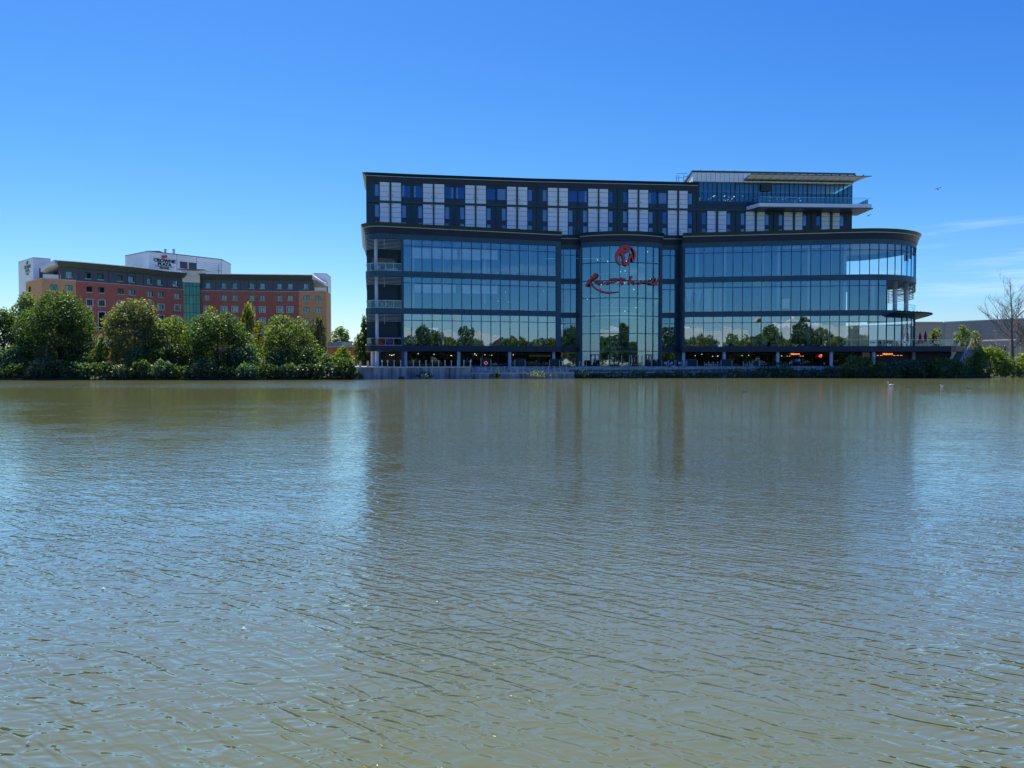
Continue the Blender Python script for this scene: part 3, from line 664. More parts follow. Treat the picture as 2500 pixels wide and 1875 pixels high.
# --- right hand terrace
TZ = 6.1
tl = [tuple(FR.at(cutR[-2], .25)), P2(2322, 150.3), P2(2334, 151.5), P2(2372, 157.8), (96, 176), (70, 184)] 
a = MB(); a.prism([tuple(FR.at(cutR[-2], -6))] + tl, 5.02, TZ - .02); a.build('terrace_slab', 'fascia', bd)
FT = Fac([tuple(FR.at(cutR[-1] - 3, .5)), P2(2322, 150.3), P2(2336, 151.8)])
a = MB(); n = 14
for i in range(n): FT.pane(a, FT.len * i / n + .03, FT.len * (i + 1) / n - .03, TZ, TZ + 1.2, -.25, .004)
s_ = a.build('balustrade', 'glass_rail', bd); a = MB(); FT.box(a, 0, FT.len, TZ + 1.2, TZ + 1.26, -.3, -.2)
for i in range(n + 1): q = FT.len * i / n; FT.box(a, q - .03, q + .03, TZ - .02, TZ + 1.2, -.32, -.26)
a.build('handrail', 'steel', s_)
a = MB(); w0_, w1_ = P2(2128, 160.0), P2(2322, 155.5); a.hexa([(w0_[0], w0_[1], DECK), (w1_[0], w1_[1], DECK), (w1_[0], w1_[1] + 12, DECK), (w0_[0], w0_[1] + 12, DECK), (w0_[0], w0_[1], 5.0), (w1_[0], w1_[1], 5.0), (w1_[0], w1_[1] + 12, 5.0), (w0_[0], w0_[1] + 12, 5.0)]); a.build('terrace_dark_block', 'dark', bd)  # dark block added to keep the space beneath the terrace in shade

# ================================================================ hotel storeys
H = Fac([P2(896, 154), P2(1000, 155.6), P2(1300, 159.3), P2(1694, 162.7), P2(2076, 165)])
zr = {'p1': (35.15, 38.85), 'p2': (28.8, 34.75)}
pairs = [((927.6, 951), (955.5, 979)), ((1033, 1056.5), (1060.5, 1084.4)), ((1136, 1159), (1163, 1186)), ((1237.6, 1260), (1264.8, 1287)), ((1337.5, 1360.5), (1364.5, 1386)), ((1436, 1459), (1463, 1484)), ((1533.8, 1556), (1560.6, 1581.8)), ((1630.5, 1652.5), (1657.6, 1678)), ((1726.6, 1747), (1753, 1773)), ((1821, 1842), (1847.5, 1866.5)), ((1914, 1935), (1940.6, 1958.5)), ((2005.7, 2025.5), (2032, 2049.6))]
hs_ = lambda x: H.of(x, 500)
qL = hs_(1702)
wins = [[], [], []]
types1 = ['N', 'W', 'W', 'W', 'N', 'W', 'N', 'W', 'N']
ends = [(898, 927.6)] + [(pairs[i][1][1], pairs[i + 1][0][0]) for i in range(11)] + [(2049.6, 2076)]
for i, (e0, e1) in enumerate(ends):
    for r_ in range(3):
        if r_ == 0 and i > 8: continue
        ty = types1[i] if r_ == 0 and i < 9 else 'N'; wd = 22 if ty == 'W' else 11.3
        if i >= 9: wd = 10.4
        L_, Rr = (e0 + 1.8, e0 + 1.8 + wd), (e1 - 1.8 - wd, e1 - 1.8)
        use = [Rr] if i == 0 else ([L_] if i == 12 or (i == 8 and r_ == 0) else [L_, Rr])
        for u_ in use: wins[r_].append((hs_(u_[0]), hs_(u_[1])))
wz = [(36.05, 38.45), (31.9, 34.45), (28.9, 31.15)]
a = MB(); openings(H, a, 0, qL, 35.15, 38.9, [(q0, q1, *wz[0]) for q0, q1 in sorted(wins[0]) if q1 < qL], -.3, 0)
openings(H, a, 0, H.len, 31.4, 34.75, [(q0, q1, *wz[1]) for q0, q1 in sorted(wins[1])], -.3, 0)
openings(H, a, 0, H.len, 28.0, 31.4, [(q0, q1, *wz[2]) for q0, q1 in sorted(wins[2])], -.3, 0)
H.box(a, 0, qL, 34.75, 35.15, -.3, .001); H.box(a, qL, H.len, 34.75, 36.0, -.3, .001)
a.build('hotel_wall', 'navy', bd)
ri = random.Random(11)
for r_ in range(3):
    for q0, q1 in wins[r_]:
        z0, z1 = wz[r_]; a = MB(); 
        for b0, b1, c0, c1 in ((q0, q0 + .07, z0, z1), (q1 - .07, q1, z0, z1), (q0 + .07, q1 - .07, z0, z0 + .07), (q0 + .07, q1 - .07, z1 - .07, z1)): H.box(a, b0, b1, c0, c1, -.2, -.1)
        w_ = a.build('window', 'mull', bd); a = MB(); H.pane(a, q0 + .07, q1 - .07, z0 + .07, z1 - .07, -.15, .008); a.build('pane', 'hglass', w_)
        t_ = ri.random(); wd = q1 - q0
        if t_ < .75:
            a = MB(); full = t_ < .35 or wd < 1.3; c1 = q1 if full else q0 + wd * .28
            if not full and ri.random() < .5: c0_, c1 = q1 - wd * .28, q1
            else: c0_ = q0
            n = max(3, int((c1 - c0_) / .12))
            for i in range(n):
                pa, pb = H.at(c0_ + (c1 - c0_) * i / n, -.38 - .06 * (i % 2)), H.at(c0_ + (c1 - c0_) * (i + 1) / n, -.38 - .06 * ((i + 1) % 2))
                a.quad((pa.x, pa.y, z0), (pb.x, pb.y, z0), (pb.x, pb.y, z1), (pa.x, pa.y, z1))
            a.build('curtain', 'curtain', w_)
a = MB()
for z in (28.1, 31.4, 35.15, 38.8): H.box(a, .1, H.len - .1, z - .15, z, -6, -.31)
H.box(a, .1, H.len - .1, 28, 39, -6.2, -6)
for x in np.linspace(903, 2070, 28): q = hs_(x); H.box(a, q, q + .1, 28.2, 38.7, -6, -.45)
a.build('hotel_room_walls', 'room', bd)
for p2 in pairs:
    for j, (x0, x1) in enumerate(p2):
        for r_, (z0, z1) in enumerate((zr['p1'], zr['p2'])):
            if r_ == 0 and x0 > 1690: continue
            q0, q1 = hs_(x0), hs_(x1); a = MB()
            zs = ([35.15, 35.95, 37.0, 38.1, 38.85] if r_ == 0 else [28.8, 29.9, 30.9, 31.9, 32.9, 33.85, 34.75])
            for za, zb in zip(zs, zs[1:]): H.box(a, q0, q1, za + .035, zb - .035, .002, .14)
            pn_ = a.build('white_panel', 'white', bd); a = MB()
            q = q1 - .3 if j == 0 else q0 + .2
            for z in ((36.2,) if r_ == 0 else (34.4, 30.2)): H.box(a, q, q + .13, z, z + .13, .14, .26)
            a.build('panel_bracket', 'black', pn_)
    q0, q1 = hs_(p2[0][1]), hs_(p2[1][0]); a = MB(); H.box(a, q0 + .03, q1 - .03, 28.8, 34.74, .002, .3)
    if p2[0][0] < 1690: H.box(a, q0 + .03, q1 - .03, 35.16, 38.85, .002, .3)
    a.build('pilaster', 'green', bd)
for i, (e0, e1) in enumerate(ends[1:-1]):
    q = hs_((e0 + e1) / 2); a = MB(); H.box(a, q - .12, q + .12, 28.8, 34.74, .002, .2)
    if e1 < 1700: H.box(a, q - .12, q + .12, 35.16, 38.85, .002, .2)
    a.build('pilaster', 'navy', bd)
a = MB(); H.box(a, 0, H.len, 34.76, 35.14, .003, .34); a.build('storey_rail', 'green', bd)
a = MB(); H.sweep(a, -0, qL, [(-.4, 38.9), (-.4, 39.88), (.3, 39.88), (.12, 38.9)]); a.build('fascia', 'fascia', bd)
a = MB(); H.sweep(a, 0, qL, [(-.4, 40.0), (-.4, 40.42), (.95, 40.48), (.5, 40.0)]); p0 = H.at(0, 0)
a.hexa([(p0.x - .05, p0.y, 40.0), (p0.x + .2, p0.y + .5, 40.0), (p0.x - 2, p0.y + 14, 40.0), (p0.x - 2.4, p0.y + 14, 40.0), (p0.x - .6, p0.y - .9, 40.47), (p0.x + .2, p0.y - .8, 40.47), (p0.x - 2, p0.y + 14, 40.47), (p0.x - 2.9, p0.y + 14, 40.47)]); a.build('cornice', 'green', bd)
a = MB(); H.box(a, 0, qL, 39.88, 40.0, -.4, .5); a.build('cornice_trim', 'trim', bd)
lp = H.loop(-.42, 0, qL); back = [(H.at(qL).x + 1, H.at(qL).y + 15), (H.p[0].x - 2.2, H.p[0].y + 15)]
a = MB(); a.prism(lp + back, 39.2, 40.1); a.build('hotel_roof', 'slate', bd)
a = MB(); p = H.p[0]; a.hexa([(p.x, p.y, 27), (p.x + .3, p.y + .1, 27), (p.x - 1.9, p.y + 15, 27), (p.x - 2.2, p.y + 15, 27), (p.x, p.y, 39.95), (p.x + .3, p.y + .1, 39.95), (p.x - 1.9, p.y + 15, 39.95), (p.x - 2.2, p.y + 15, 39.95)])
p = H.p[-1]; a.box(p.x - .2, p.x + .02, p.y + .05, p.y + 15, 27, 35.9); a.box(H.p[0].x - 2, p.x, p.y + 14, p.y + 14.3, 27, 40.0); a.build('end_wall', 'navy', bd)
# --- glazed lounge on the roof
qa, qb = hs_(1706), H.len; LZ0, LZ1 = 36.8, 40.75
cl = [qa + (qb - qa) * i / 34 for i in range(35)]
a = MB()
for c0, c1 in zip(cl, cl[1:]): H.pane(a, c0 + .02, c1 - .02, LZ0, LZ1, -.1, .01)
p = H.p[-1]; a.quad((p.x, p.y, LZ0), (p.x, p.y + 9, LZ0), (p.x, p.y + 9, LZ1), (p.x, p.y, LZ1))
lg = a.build('lounge_glazing', 'glass_lounge', bd); a = MB()
for i, c in enumerate(cl): H.box(a, c - (.1 if i % 4 == 0 else .03), c + (.1 if i % 4 == 0 else .03), LZ0, LZ1, -.1, .05)
a.build('mullions', 'mull', lg)
a = MB(); H.box(a, hs_(1700), qb, 36.0, LZ0, -.3, .12); a.build('lounge_sill', 'navy', bd)
a = MB(); p = H.at(hs_(1700)); a.box(p.x, p.x + .5, p.y - .15, p.y + 14, 36.0, 40.9); a.build('pier', 'navy', bd)
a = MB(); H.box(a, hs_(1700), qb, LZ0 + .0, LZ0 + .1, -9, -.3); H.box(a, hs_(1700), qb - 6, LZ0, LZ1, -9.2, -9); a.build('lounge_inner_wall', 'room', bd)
a = MB()
H.box(a, hs_(1690), qb + .0, LZ1 + .05, 42.7, -.4, .35); s_ = a.build('lounge_fascia', 'white', bd)
a = MB()
for x in np.linspace(1700, 2070, 34): q = hs_(x); H.box(a, q, q + .05, LZ1 + .1, 42.68, .351, .356)
a.build('panel_joints', 'slate', s_)
p0 = H.at(hs_(1690)); p1 = H.at(qb)
a = MB(); a.prism([(p0.x, p0.y), (p1.x + .3, p1.y), (p1.x + .3, p1.y + 13), (p0.x + .8, p0.y + 13)], 41.2, 42.68); a.build('lounge_roof', 'whitewall', bd)
a = MB(); a.prism([(p0.x - .25, p0.y - .5), (p1.x + .4, p1.y - .5), (p1.x + .4, p1.y + 13), (p0.x + .5, p0.y + 13.1)], 42.72, 43.05); a.build('lounge_roof_edge', 'green', bd)
# louvred canopy of the lounge
M['translouver'] = leafmat('cream translucent louver', (.52, .55, .52), (.52, .55, .52), .40, (1, 1, 1, 1))
c0x, c1x = 1815, 2074; n = 15; cq = [hs_(c0x) + (H.len - hs_(c0x)) * i / (n - 1) for i in range(n)]
a = MB()
for i in range(n - 1): pa, pb, pc, pd = H.at(cq[i] + .15, .5), H.at(cq[i + 1] - .15, .5), H.at(cq[i + 1] - .15, 4.3), H.at(cq[i] + .15, 4.3); a.hexa([(*pa, 41.22), (*pb, 41.22), (*pc, 41.45), (*pd, 41.45), (*pa, 41.27), (*pb, 41.27), (*pc, 41.5), (*pd, 41.5)])
pe = H.p[-1]; a.hexa([(pe.x + .2, pe.y, 41.22), (pe.x + 1.3, pe.y - 3, 41.42), (pe.x + 1.9, pe.y - 4.1, 41.45), (pe.x + .2, pe.y - 4, 41.45), (pe.x + .2, pe.y, 41.27), (pe.x + 1.3, pe.y - 3, 41.47), (pe.x + 1.9, pe.y - 4.1, 41.5), (pe.x + .2, pe.y - 4, 41.5)])
cn = a.build('roof_canopy', 'translouver', bd); a = MB()
for q in cq: pa, pb = H.at(q, .36), H.at(q, 4.6); a.tube((*pa, 41.3), (*pb, 41.62), .1, .1, 4)
pa = H.at(cq[0], .42); a.path([(*H.at(cq[0], .45), 41.15), (pe.x, pe.y - .45, 41.15)], .12, 4); a.path([(*H.at(cq[0], 4.35), 41.55), (pe.x + .2, pe.y - 4.25, 41.5), (pe.x + 2.1, pe.y - 4.3, 41.5)], .09, 4)
a.build('canopy_frame', 'green', cn)
# balcony of the lounge
q0 = hs_(1822); pa, pb = H.at(q0, .1), H.at(q0 + 1.2, 4); a = MB(); pe = H.p[-1]
a.prism([(pa.x, pa.y), (pb.x, pb.y), (pe.x + 2.2, pe.y - 4.2), (pe.x + 2.2, pe.y + 4), (pe.x, pe.y + 4)], 35.02, 35.75); a.build('lounge_balcony', 'white', bd)
a = MB(); a.prism([(pa.x + .4, pa.y), (pb.x + .3, pb.y + .3), (pe.x + 2.6, pe.y - 4.0), (pe.x + 2.6, pe.y + 3.5), (pe.x, pe.y + 3.5)], 34.82, 35.0); a.build('balcony_soffit', 'slate', bd)
FBa = Fac([(pa.x, pa.y), (pb.x, pb.y), (pe.x + 2.1, pe.y - 4.1), (pe.x + 2.1, pe.y + 4)])
a = MB(); n = 20
for i in range(n): FBa.pane(a, FBa.len * i / n + .03, FBa.len * (i + 1) / n - .03, 35.76, 37.0, -.12, .003)
s_ = a.build('balustrade', 'glass_rail', bd); a = MB(); FBa.box(a, 0, FBa.len, 37.0, 37.05, -.15, -.08); a.build('handrail', 'steel', s_)
# lounge chandeliers
rr = random.Random(4)
for i in range(60):
    x = rr.choice([rr.gauss(1735, 14), rr.gauss(1782, 12), rr.gauss(1810, 10), rr.gauss(1910, 16), rr.gauss(1955, 12)]); q = hs_(min(max(x, 1712), 2040)); p = H.at(q, rr.uniform(-6, -2)); z = rr.gauss(38.2, .45)
    a = MB(); a.ball((p.x, p.y, z), .055, n=5, m=4); a.build('chandelier_bulb', 'lamp', bd)
for x in (1728, 1755, 1780, 1806, 1688): 
    q = hs_(x); z = 38.6 if x > 1700 else 38; p = H.at(q, -3 if x > 1700 else -.6); a = MB(); a.tube((p.x - .3, p.y, z - .2), (p.x + .3, p.y, z + .1), .05, .05, 5); a.build('strip_lamp', 'lamp', bd)
p = H.at(hs_(1868), .3); a = MB(); a.box(p.x - 1, p.x + 1, p.y - .3, p.y, 39.0, 40.6); a.build('roller_shutter', 'navy', bd)
# roof ladder and posts
a = MB(); X, Y = xat(1667, 170, 435), 170
for dx_ in (-1.4, -.9, .2, 1.0): a.tube((X + dx_, Y, 41), (X + dx_, Y, zat(428, Y)), .05, .05, 5)
for z in (41.8, 42.8, 43.7, 44.3): a.tube((X + .2, Y, z), (X + 1, Y, z), .045, .045, 5)
for z in (43.4, 44.3): a.tube((X - 1.4, Y, z), (X + .2, Y, z), .04, .04, 5)
a.build('roof_ladder', 'slate', bd)
for x in (1711, 1740, 1768, 1794): p = H.at(hs_(x), -.2); a = MB(); a.tube((p.x, p.y, 43), (p.x, p.y, 43.5), .08, .05, 6); a.build('roof_light', 'trim', bd)

# ================================================================ signs
# round emblem, traced as one closed outline with thickness
def on_bow(zx, zy, o_):                # from pixels of the enlarged detail view to the bowed facade
    px, py = 1400 + zx / 9.217, 580 + zy / 9.217; q = FB.of(px, py); p = FB.at(q, o_); return (p.x, p.y, zat(py, p.y))
emb = [(1255, 190), (1180, 166), (1062, 180), (1046, 215), (990, 262), (945, 340), (930, 420), (945, 500), (975, 560), (1020, 602), (1050, 622), (1085, 600), (1040, 580), (1002, 520), (986, 450), (992, 400), (1020, 376), (1060, 378), (1088, 410), (1106, 480), (1104, 560), (1125, 612), (1172, 636), (1218, 616), (1245, 560), (1262, 490), (1288, 432), (1302, 470), (1306, 548), (1332, 545), (1368, 480), (1388, 410), (1380, 330), (1350, 268), (1305, 220), (1268, 204), (1300, 250), (1338, 310), (1350, 370), (1345, 440), (1328, 500), (1318, 430), (1308, 375), (1288, 352), (1262, 372), (1240, 460), (1214, 540), (1184, 572), (1164, 530), (1156, 450), (1142, 385), (1116, 345), (1180, 336), (1236, 310), (1256, 265), (1258, 220)]
es = thing('round_emblem', 'round red stylised emblem fixed high on the bowed glass front', 'emblem', on_bow(1158, 405, .6))
def thick_outline(pts2, fn, o0, o1):
    a = MB(); k = len(pts2)
    for o_ in (o0, o1):
        for x, y in pts2: a.v.append(fn(x, y, o_))
    a.f = [tuple(range(k)), tuple(range(2 * k - 1, k - 1, -1))] + [(i, (i + 1) % k, k + (i + 1) % k, k + i) for i in range(k)]; return a
thick_outline(emb, on_bow, .35, .6).build('emblem_face', 'red', es)
thick_outline([(1112, 238), (1150, 236), (1192, 268), (1180, 282), (1140, 268)], on_bow, .6, .63).build('emblem_eye', 'black', es)
thick_outline([(1196, 212), (1240, 208), (1258, 222), (1230, 222)], on_bow, .6, .63).build('emblem_mark', 'black', es)
thick_outline([(x + 7, y + 9) for x, y in emb], on_bow, .2, .34).build('emblem_edge', 'black', es)
strokes = [([(300, 1098), (335, 1040), (378, 985), (430, 905), (480, 835), (512, 812), (528, 830), (520, 865), (480, 900), (430, 930), (385, 955), (338, 958)], [24, 24, 22, 20, 22, 20, 18, 20, 20, 18, 16, 10]),
           ([(378, 990), (415, 1060), (480, 1130), (560, 1180), (660, 1215), (770, 1232), (880, 1230), (975, 1222), (1035, 1218)], [12, 16, 19, 21, 21, 18, 13, 7, 3]),
           ([(470, 1000), (520, 1000), (562, 975), (545, 955), (512, 975), (505, 1020), (530, 1046), (575, 1035), (625, 1005)], 13),
           ([(625, 1005), (655, 988), (640, 1020), (668, 1035), (640, 1050)], 12), ([(668, 1035), (710, 1020), (745, 1000)], 10),
           ([(790, 995), (745, 1005), (728, 1032), (752, 1046), (795, 1025), (800, 1000), (845, 1010)], 12), ([(845, 1010), (865, 985), (885, 1010), (935, 985), (975, 975)], 12),
           ([(1090, 888), (1062, 940), (1035, 1005), (1028, 1042), (1060, 1020)], 14), ([(795, 928), (900, 922), (1000, 926), (1170, 928)], 15),
           ([(1060, 1020), (1105, 992), (1090, 1020), (1122, 1038), (1085, 1048)], 12),
           ([(1305, 872), (1272, 915), (1250, 980), (1240, 1045), (1285, 1010), (1325, 980), (1350, 975), (1345, 1010), (1365, 1045), (1400, 1020), (1440, 990)], [18, 20, 18, 14, 13, 13, 14, 14, 14, 12, 11]),
           ([(1500, 995), (1462, 1005), (1450, 1032), (1475, 1048), (1505, 1025), (1500, 998), (1550, 1008)], 12), ([(1550, 1008), (1570, 985), (1590, 1012), (1640, 1020), (1690, 985)], 12),
           ([(1790, 905), (1750, 950), (1722, 1010), (1720, 1050), (1745, 1040)], 14), ([(1830, 1000), (1785, 1010), (1765, 1040), (1790, 1055), (1825, 1030)], 12), ([(1885, 905), (1862, 950), (1840, 1010), (1838, 1060), (1862, 1058)], 14)]
ws = thing('script_sign', 'red handwritten style lettering across the bowed glass front below the round emblem', 'sign', on_bow(1080, 1000, .6))
def ribbon(pts, wd, o0, o1):
    P = []
    for i in range(len(pts) - 1):
        for k in range(3):
            t_ = k / 3; p0, p1, p2, p3 = (pts[max(0, i - 1)], pts[i], pts[i + 1], pts[min(len(pts) - 1, i + 2)])
            cr_ = [0.5 * (2 * p1[d] + (p2[d] - p0[d]) * t_ + (2 * p0[d] - 5 * p1[d] + 4 * p2[d] - p3[d]) * t_ ** 2 + (3 * p1[d] - p0[d] - 3 * p2[d] + p3[d]) * t_ ** 3) for d in (0, 1)]
            wv = .95 * (wd if not isinstance(wd, list) else wd[i] + (wd[i + 1] - wd[i]) * t_); P.append((*cr_, wv))
    P.append((*pts[-1], .95 * wd if not isinstance(wd, list) else .95 * wd[-1])); a = MB(); L_ = []
    for i in range(len(P)):
        j0, j1 = max(0, i - 1), min(len(P) - 1, i + 1); d = Vector((P[j1][0] - P[j0][0], P[j1][1] - P[j0][1])).normalized(); nrm = Vector((-d.y, d.x)); L_.append((Vector(P[i][:2]) + nrm * P[i][2], Vector(P[i][:2]) - nrm * P[i][2]))
    for (a0, b0), (a1, b1) in zip(L_, L_[1:]): a.hexa([on_bow(*a0, o0), on_bow(*b0, o0), on_bow(*b1, o0), on_bow(*a1, o0), on_bow(*a0, o1), on_bow(*b0, o1), on_bow(*b1, o1), on_bow(*a1, o1)])
    return a
for pts, wd in strokes:
    ribbon(pts, wd, .42, .62).build('letter_stroke', 'red', ws); ribbon([(x + 5, y + 8) for x, y in pts], wd, .28, .40).build('letter_edge', 'black', ws)
a = MB()
for z in (977, 1040): a.path([on_bow(x, z, .15) for x in range(300, 1920, 90)], .05, 4)
a.build('mounting_rail', 'mull', ws)
def text(s_, size, loc, rz, m_, parent, name='lettering', depth=.06, bold=.0, sx_=1, align='CENTER', shear=0):
    cu = bpy.data.curves.new(name, 'FONT'); cu.body = s_; cu.size = size; cu.extrude = depth; cu.offset = bold; cu.align_x = align; cu.shear = shear; cu.resolution_u = 3
    ob = bpy.data.objects.new(name, cu); COL.objects.link(ob); dg = bpy.context.evaluated_depsgraph_get(); me = bpy.data.meshes.new_from_object(ob.evaluated_get(dg))
    bpy.data.objects.remove(ob); me.materials.clear(); me.materials.append(M[m_]); o2 = bpy.data.objects.new(name, me); COL.objects.link(o2)
    o2.parent = parent; o2.location = Vector(loc) - ORG[parent.name]; o2.rotation_euler = (math.pi / 2, 0, rz); o2.scale = (sx_, 1, 1); return o2
# restaurant names
def neon(px, py, s_, size, f, o_, label, m_='orange'):
    p = f.at(f.of(px, py), o_); z = zat(py, p.y); t0 = thing('neon_sign', label, 'sign', (p.x, p.y, z)); text(s_, size, (p.x, p.y, z - size * .35), math.atan2(-5.3, 33.6), m_, t0, 'neon_letters', .03, .003); return t0, p, z
t0, p, z = neon(1950, 864.5, 'FRIDAYS', .46, FR, -3.2, 'glowing orange restaurant name behind the terrace people left of the round neon')
a = MB()
for sgn in (-1, 1):
    for i in range(2): a.box(p.x + sgn * (1.1 + i * .5) - .12, p.x + sgn * (1.1 + i * .5) + .12, p.y - .03, p.y + .03, z - .45, z - .38)
a.build('neon_dash', 'orange', t0)
t0, p, z = neon(2182, 864.5, 'FRIDAYS', .50, FT, -2.0, 'glowing orange restaurant name under the right hand terrace above the bushes')
a = MB()
for sgn in (-1, 1):
    for i in range(3): a.box(p.x + sgn * (1.3 + i * .7) - .2, p.x + sgn * (1.3 + i * .7) + .2, p.y - .03, p.y + .03, z - .3, z - .23)
a.build('neon_dash', 'orange', t0)
p = FR.at(FR.of(2012.5, 868), -3.0); z = zat(869, p.y); t0 = thing('round_neon_sign', 'round red neon ring with a slanted bar between two columns', 'sign', (p.x, p.y, z))
a = MB(); a.torus((p.x, p.y, z), .27, .045); a.build('neon_ring', 'redglow', t0); a = MB(); a.tube((p.x - .32, p.y, z - .15), (p.x + .32, p.y, z + .15), .05); a.build('neon_bar', 'redglow', t0)
for x, lb in ((1727, 'pale restaurant name lettering on the glass near the bowed entrance'), (1964, 'pale restaurant name lettering on the glass towards the right end')):
    p = FR.at(FR.of(x, 805), -.15); z = zat(809, p.y); t0 = thing('restaurant_sign', lb, 'sign', (p.x, p.y, z)); text('MILLER & CARTER', .62, (p.x, p.y, z), math.atan2(-5.3, 33.6), 'col', t0, 'lettering', .02, .012)
    text('STEAKHOUSE', .36, (p.x, p.y, z - .6), math.atan2(-5.3, 33.6), 'slabedge', t0, 'lettering', .02, 0, 1.5)

# ================================================================ brick hotel on the left
bh = thing('brick_hotel', 'curved red and buff brick hotel with grey top storey and white roof block', 'building', (xat(420, 215), 215, 2))
tb = lambda pl: Fac([P2(x, D) for x, D in pl])
CE = tb([(66, 195), (105, 186)]); CA = tb([(105, 186), (188, 190.5)]); CB = tb([(188, 190.5), (320, 200), (400, 208.5), (450, 213)])
CC = tb([(487, 215.5), (620, 217.5), (731, 218.5)]); CD = tb([(731, 218.5), (798, 219.5)]); CF = tb([(798, 219.5), (808, 227)])
ZB = 23.1
rowz = [(23.85, 25.3), (20.5, 21.9), (17.2, 18.6), (13.9, 15.4), (10.6, 12.1)]
def wn(off, lst): return [((430 if off else 0) + a_ / 4.367, (430 if off else 0) + b_ / 4.367) for a_, b_ in lst]
wl0 = wn(0, [(700, 772), (910, 970), (1038, 1105), (1248, 1308), (1368, 1430), (1570, 1617), (1678, 1732), (1843, 1895)])
wlt = wn(0, [(543, 615), (702, 775)]); wlr = wn(0, [(925, 985), (1050, 1115), (1258, 1320), (1378, 1440), (1575, 1632), (1685, 1743), (1862, 1920)])
wr0 = wn(1, [(310, 365), (482, 535), (597, 650), (778, 832), (893, 947), (1075, 1127), (1190, 1242), (1357, 1410)])
wrr = wn(1, [(300, 355), (483, 540), (597, 655), (780, 836), (890, 947), (1077, 1133), (1185, 1243)]); wrt = wn(1, [(1360, 1420), (1488, 1545)])
rc = random.Random(5)
def brickface(f, wl, m_, rows, frames=False, tall=None):
    a = MB(); z_ = 2.0; wi = []
    seq = [(rowz[r_][0], rowz[r_][1], wl) for r_ in rows]
    if tall: seq[-1] = (11.0, 15.6, wl) 
    seq = sorted(seq); lo = 2.0
    for i, (z0, z1, l_) in enumerate(seq):
        hi = ZB if i == len(seq) - 1 else (z1 + seq[i + 1][0]) / 2
        ops = [(f.of(x0, 740), f.of(x1, 740), z0, z1) for x0, x1 in l_]
        openings(f, a, 0, f.len, lo, hi, ops, -.5, 0); wi += [(q0, q1, z0, z1, z1 < 19 and frames) for q0, q1, z0, z1 in ops]; lo = hi
    if not seq: f.box(a, 0, f.len, 2, ZB, -.5, 0)
    a.build('wall', m_, bh); return wi
def cwindow(f, q0, q1, z0, z1, fr, split=True):
    a = MB(); t_ = .09
    for b0, b1, c0, c1 in ((q0, q0 + t_, z0, z1), (q1 - t_, q1, z0, z1), (q0 + t_, q1 - t_, z0, z0 + t_), (q0 + t_, q1 - t_, z1 - t_, z1)): f.box(a, b0, b1, c0, c1, -.3, -.18)
    if split: f.box(a, (q0 + q1) / 2 - .05, (q0 + q1) / 2 + .05, z0 + t_, z1 - t_, -.3, -.18)
    w_ = a.build('window', 'mull', bh); a = MB(); f.pane(a, q0 + .05, q1 - .05, z0 + .05, z1 - .05, -.25, .01); a.build('pane', 'cglass' if z1 - z0 < 3 else 'glass_dark', w_)  # tall panes: darker glass stands in for dark trees mirrored there
    a = MB(); c = rc.random(); k = 1 if c < .6 else .45
    if c < .9 and z1 - z0 < 3: f.box(a, q0, q0 + (q1 - q0) * k, z0, z1, -.62, -.55); a.build('curtain', 'curtain', w_)
    a = MB()
    if fr:
        t_ = .2
        for b0, b1, c0, c1 in ((q0 - t_, q0, z0 - t_, z1 + t_), (q1, q1 + t_, z0 - t_, z1 + t_), (q0, q1, z0 - t_, z0), (q0, q1, z1, z1 + t_)): f.box(a, b0, b1, c0, c1, .003, .09)
        a.build('surround', 'sill', w_)
    else: f.box(a, q0 - .08, q1 + .08, z0 - .16, z0, .003, .12); a.build('sill', 'sill', w_)
allw = []
allw += [(CE, *w_) for w_ in brickface(CE, [(70, 76)], 'tan', [1])]
allw += [(CA, *w_) for w_ in brickface(CA, wlt, 'tan', [1, 2])]
allw += [(CB, *w_) for w_ in brickface(CB, wlr, 'brick', [1, 2, 3], True, True)]
allw += [(CC, *w_) for w_ in brickface(CC, wrr, 'brick', [1, 2, 3, 4], True)]
allw += [(CD, *w_) for w_ in brickface(CD, wrt, 'tan', [1, 2, 3, 4])]
brickface(CF, [], 'tan', [])
for w_ in allw: cwindow(*w_)
# grey top storey
for f0, lst, x0, x1 in ((tb([(145, 188.2), (188, 190.5), (320, 200), (400, 208.5), (450, 213)]), wl0, 145, 450), (tb([(487, 215.5), (620, 217.5), (731, 218.5), (766, 219)]), wr0, 487, 766)):
    f = Fac([tuple(f0.at(l, -.25)) for l in f0.L]); a = MB()
    ops = [(f.of(a_, 700), f.of(b_, 700), *rowz[0]) for a_, b_ in lst]; openings(f, a, 0, f.len, ZB + .02, 26.6, ops, -.5, 0)
    n = int(f.len / 4.2)
    s_ = a.build('top_storey_wall', 'slate', bh); a = MB()
    for i in range(1, n * 2): q = f.len * i / (n * 2); (f.box(a, q - .04, q + .04, ZB + .05, 26.5, .002, .03) if all(not (o_[0] - .1 < q < o_[1] + .1) for o_ in ops) else None)
    a.build('cladding_joints', 'black', s_)
    for o_ in ops: cwindow(f, *o_, False, False)
    a = MB(); f.sweep(a, 0, f.len, [(-.3, 26.35), (-.3, 27.3), (2.0, 27.45), (2.2, 27.2), (.5, 26.2)]); a.build('eave', 'eave', bh)
    a = MB(); f.sweep(a, 0, f.len, [(-8, 27.35), (-8, 27.75), (2.1, 27.65), (2.25, 27.46)]); a.build('roof', 'roofgreen', bh)
    a = MB(); f.box(a, -0, f.len, ZB - .12, ZB, .003, .3); a.build('string_course', 'sill', bh)
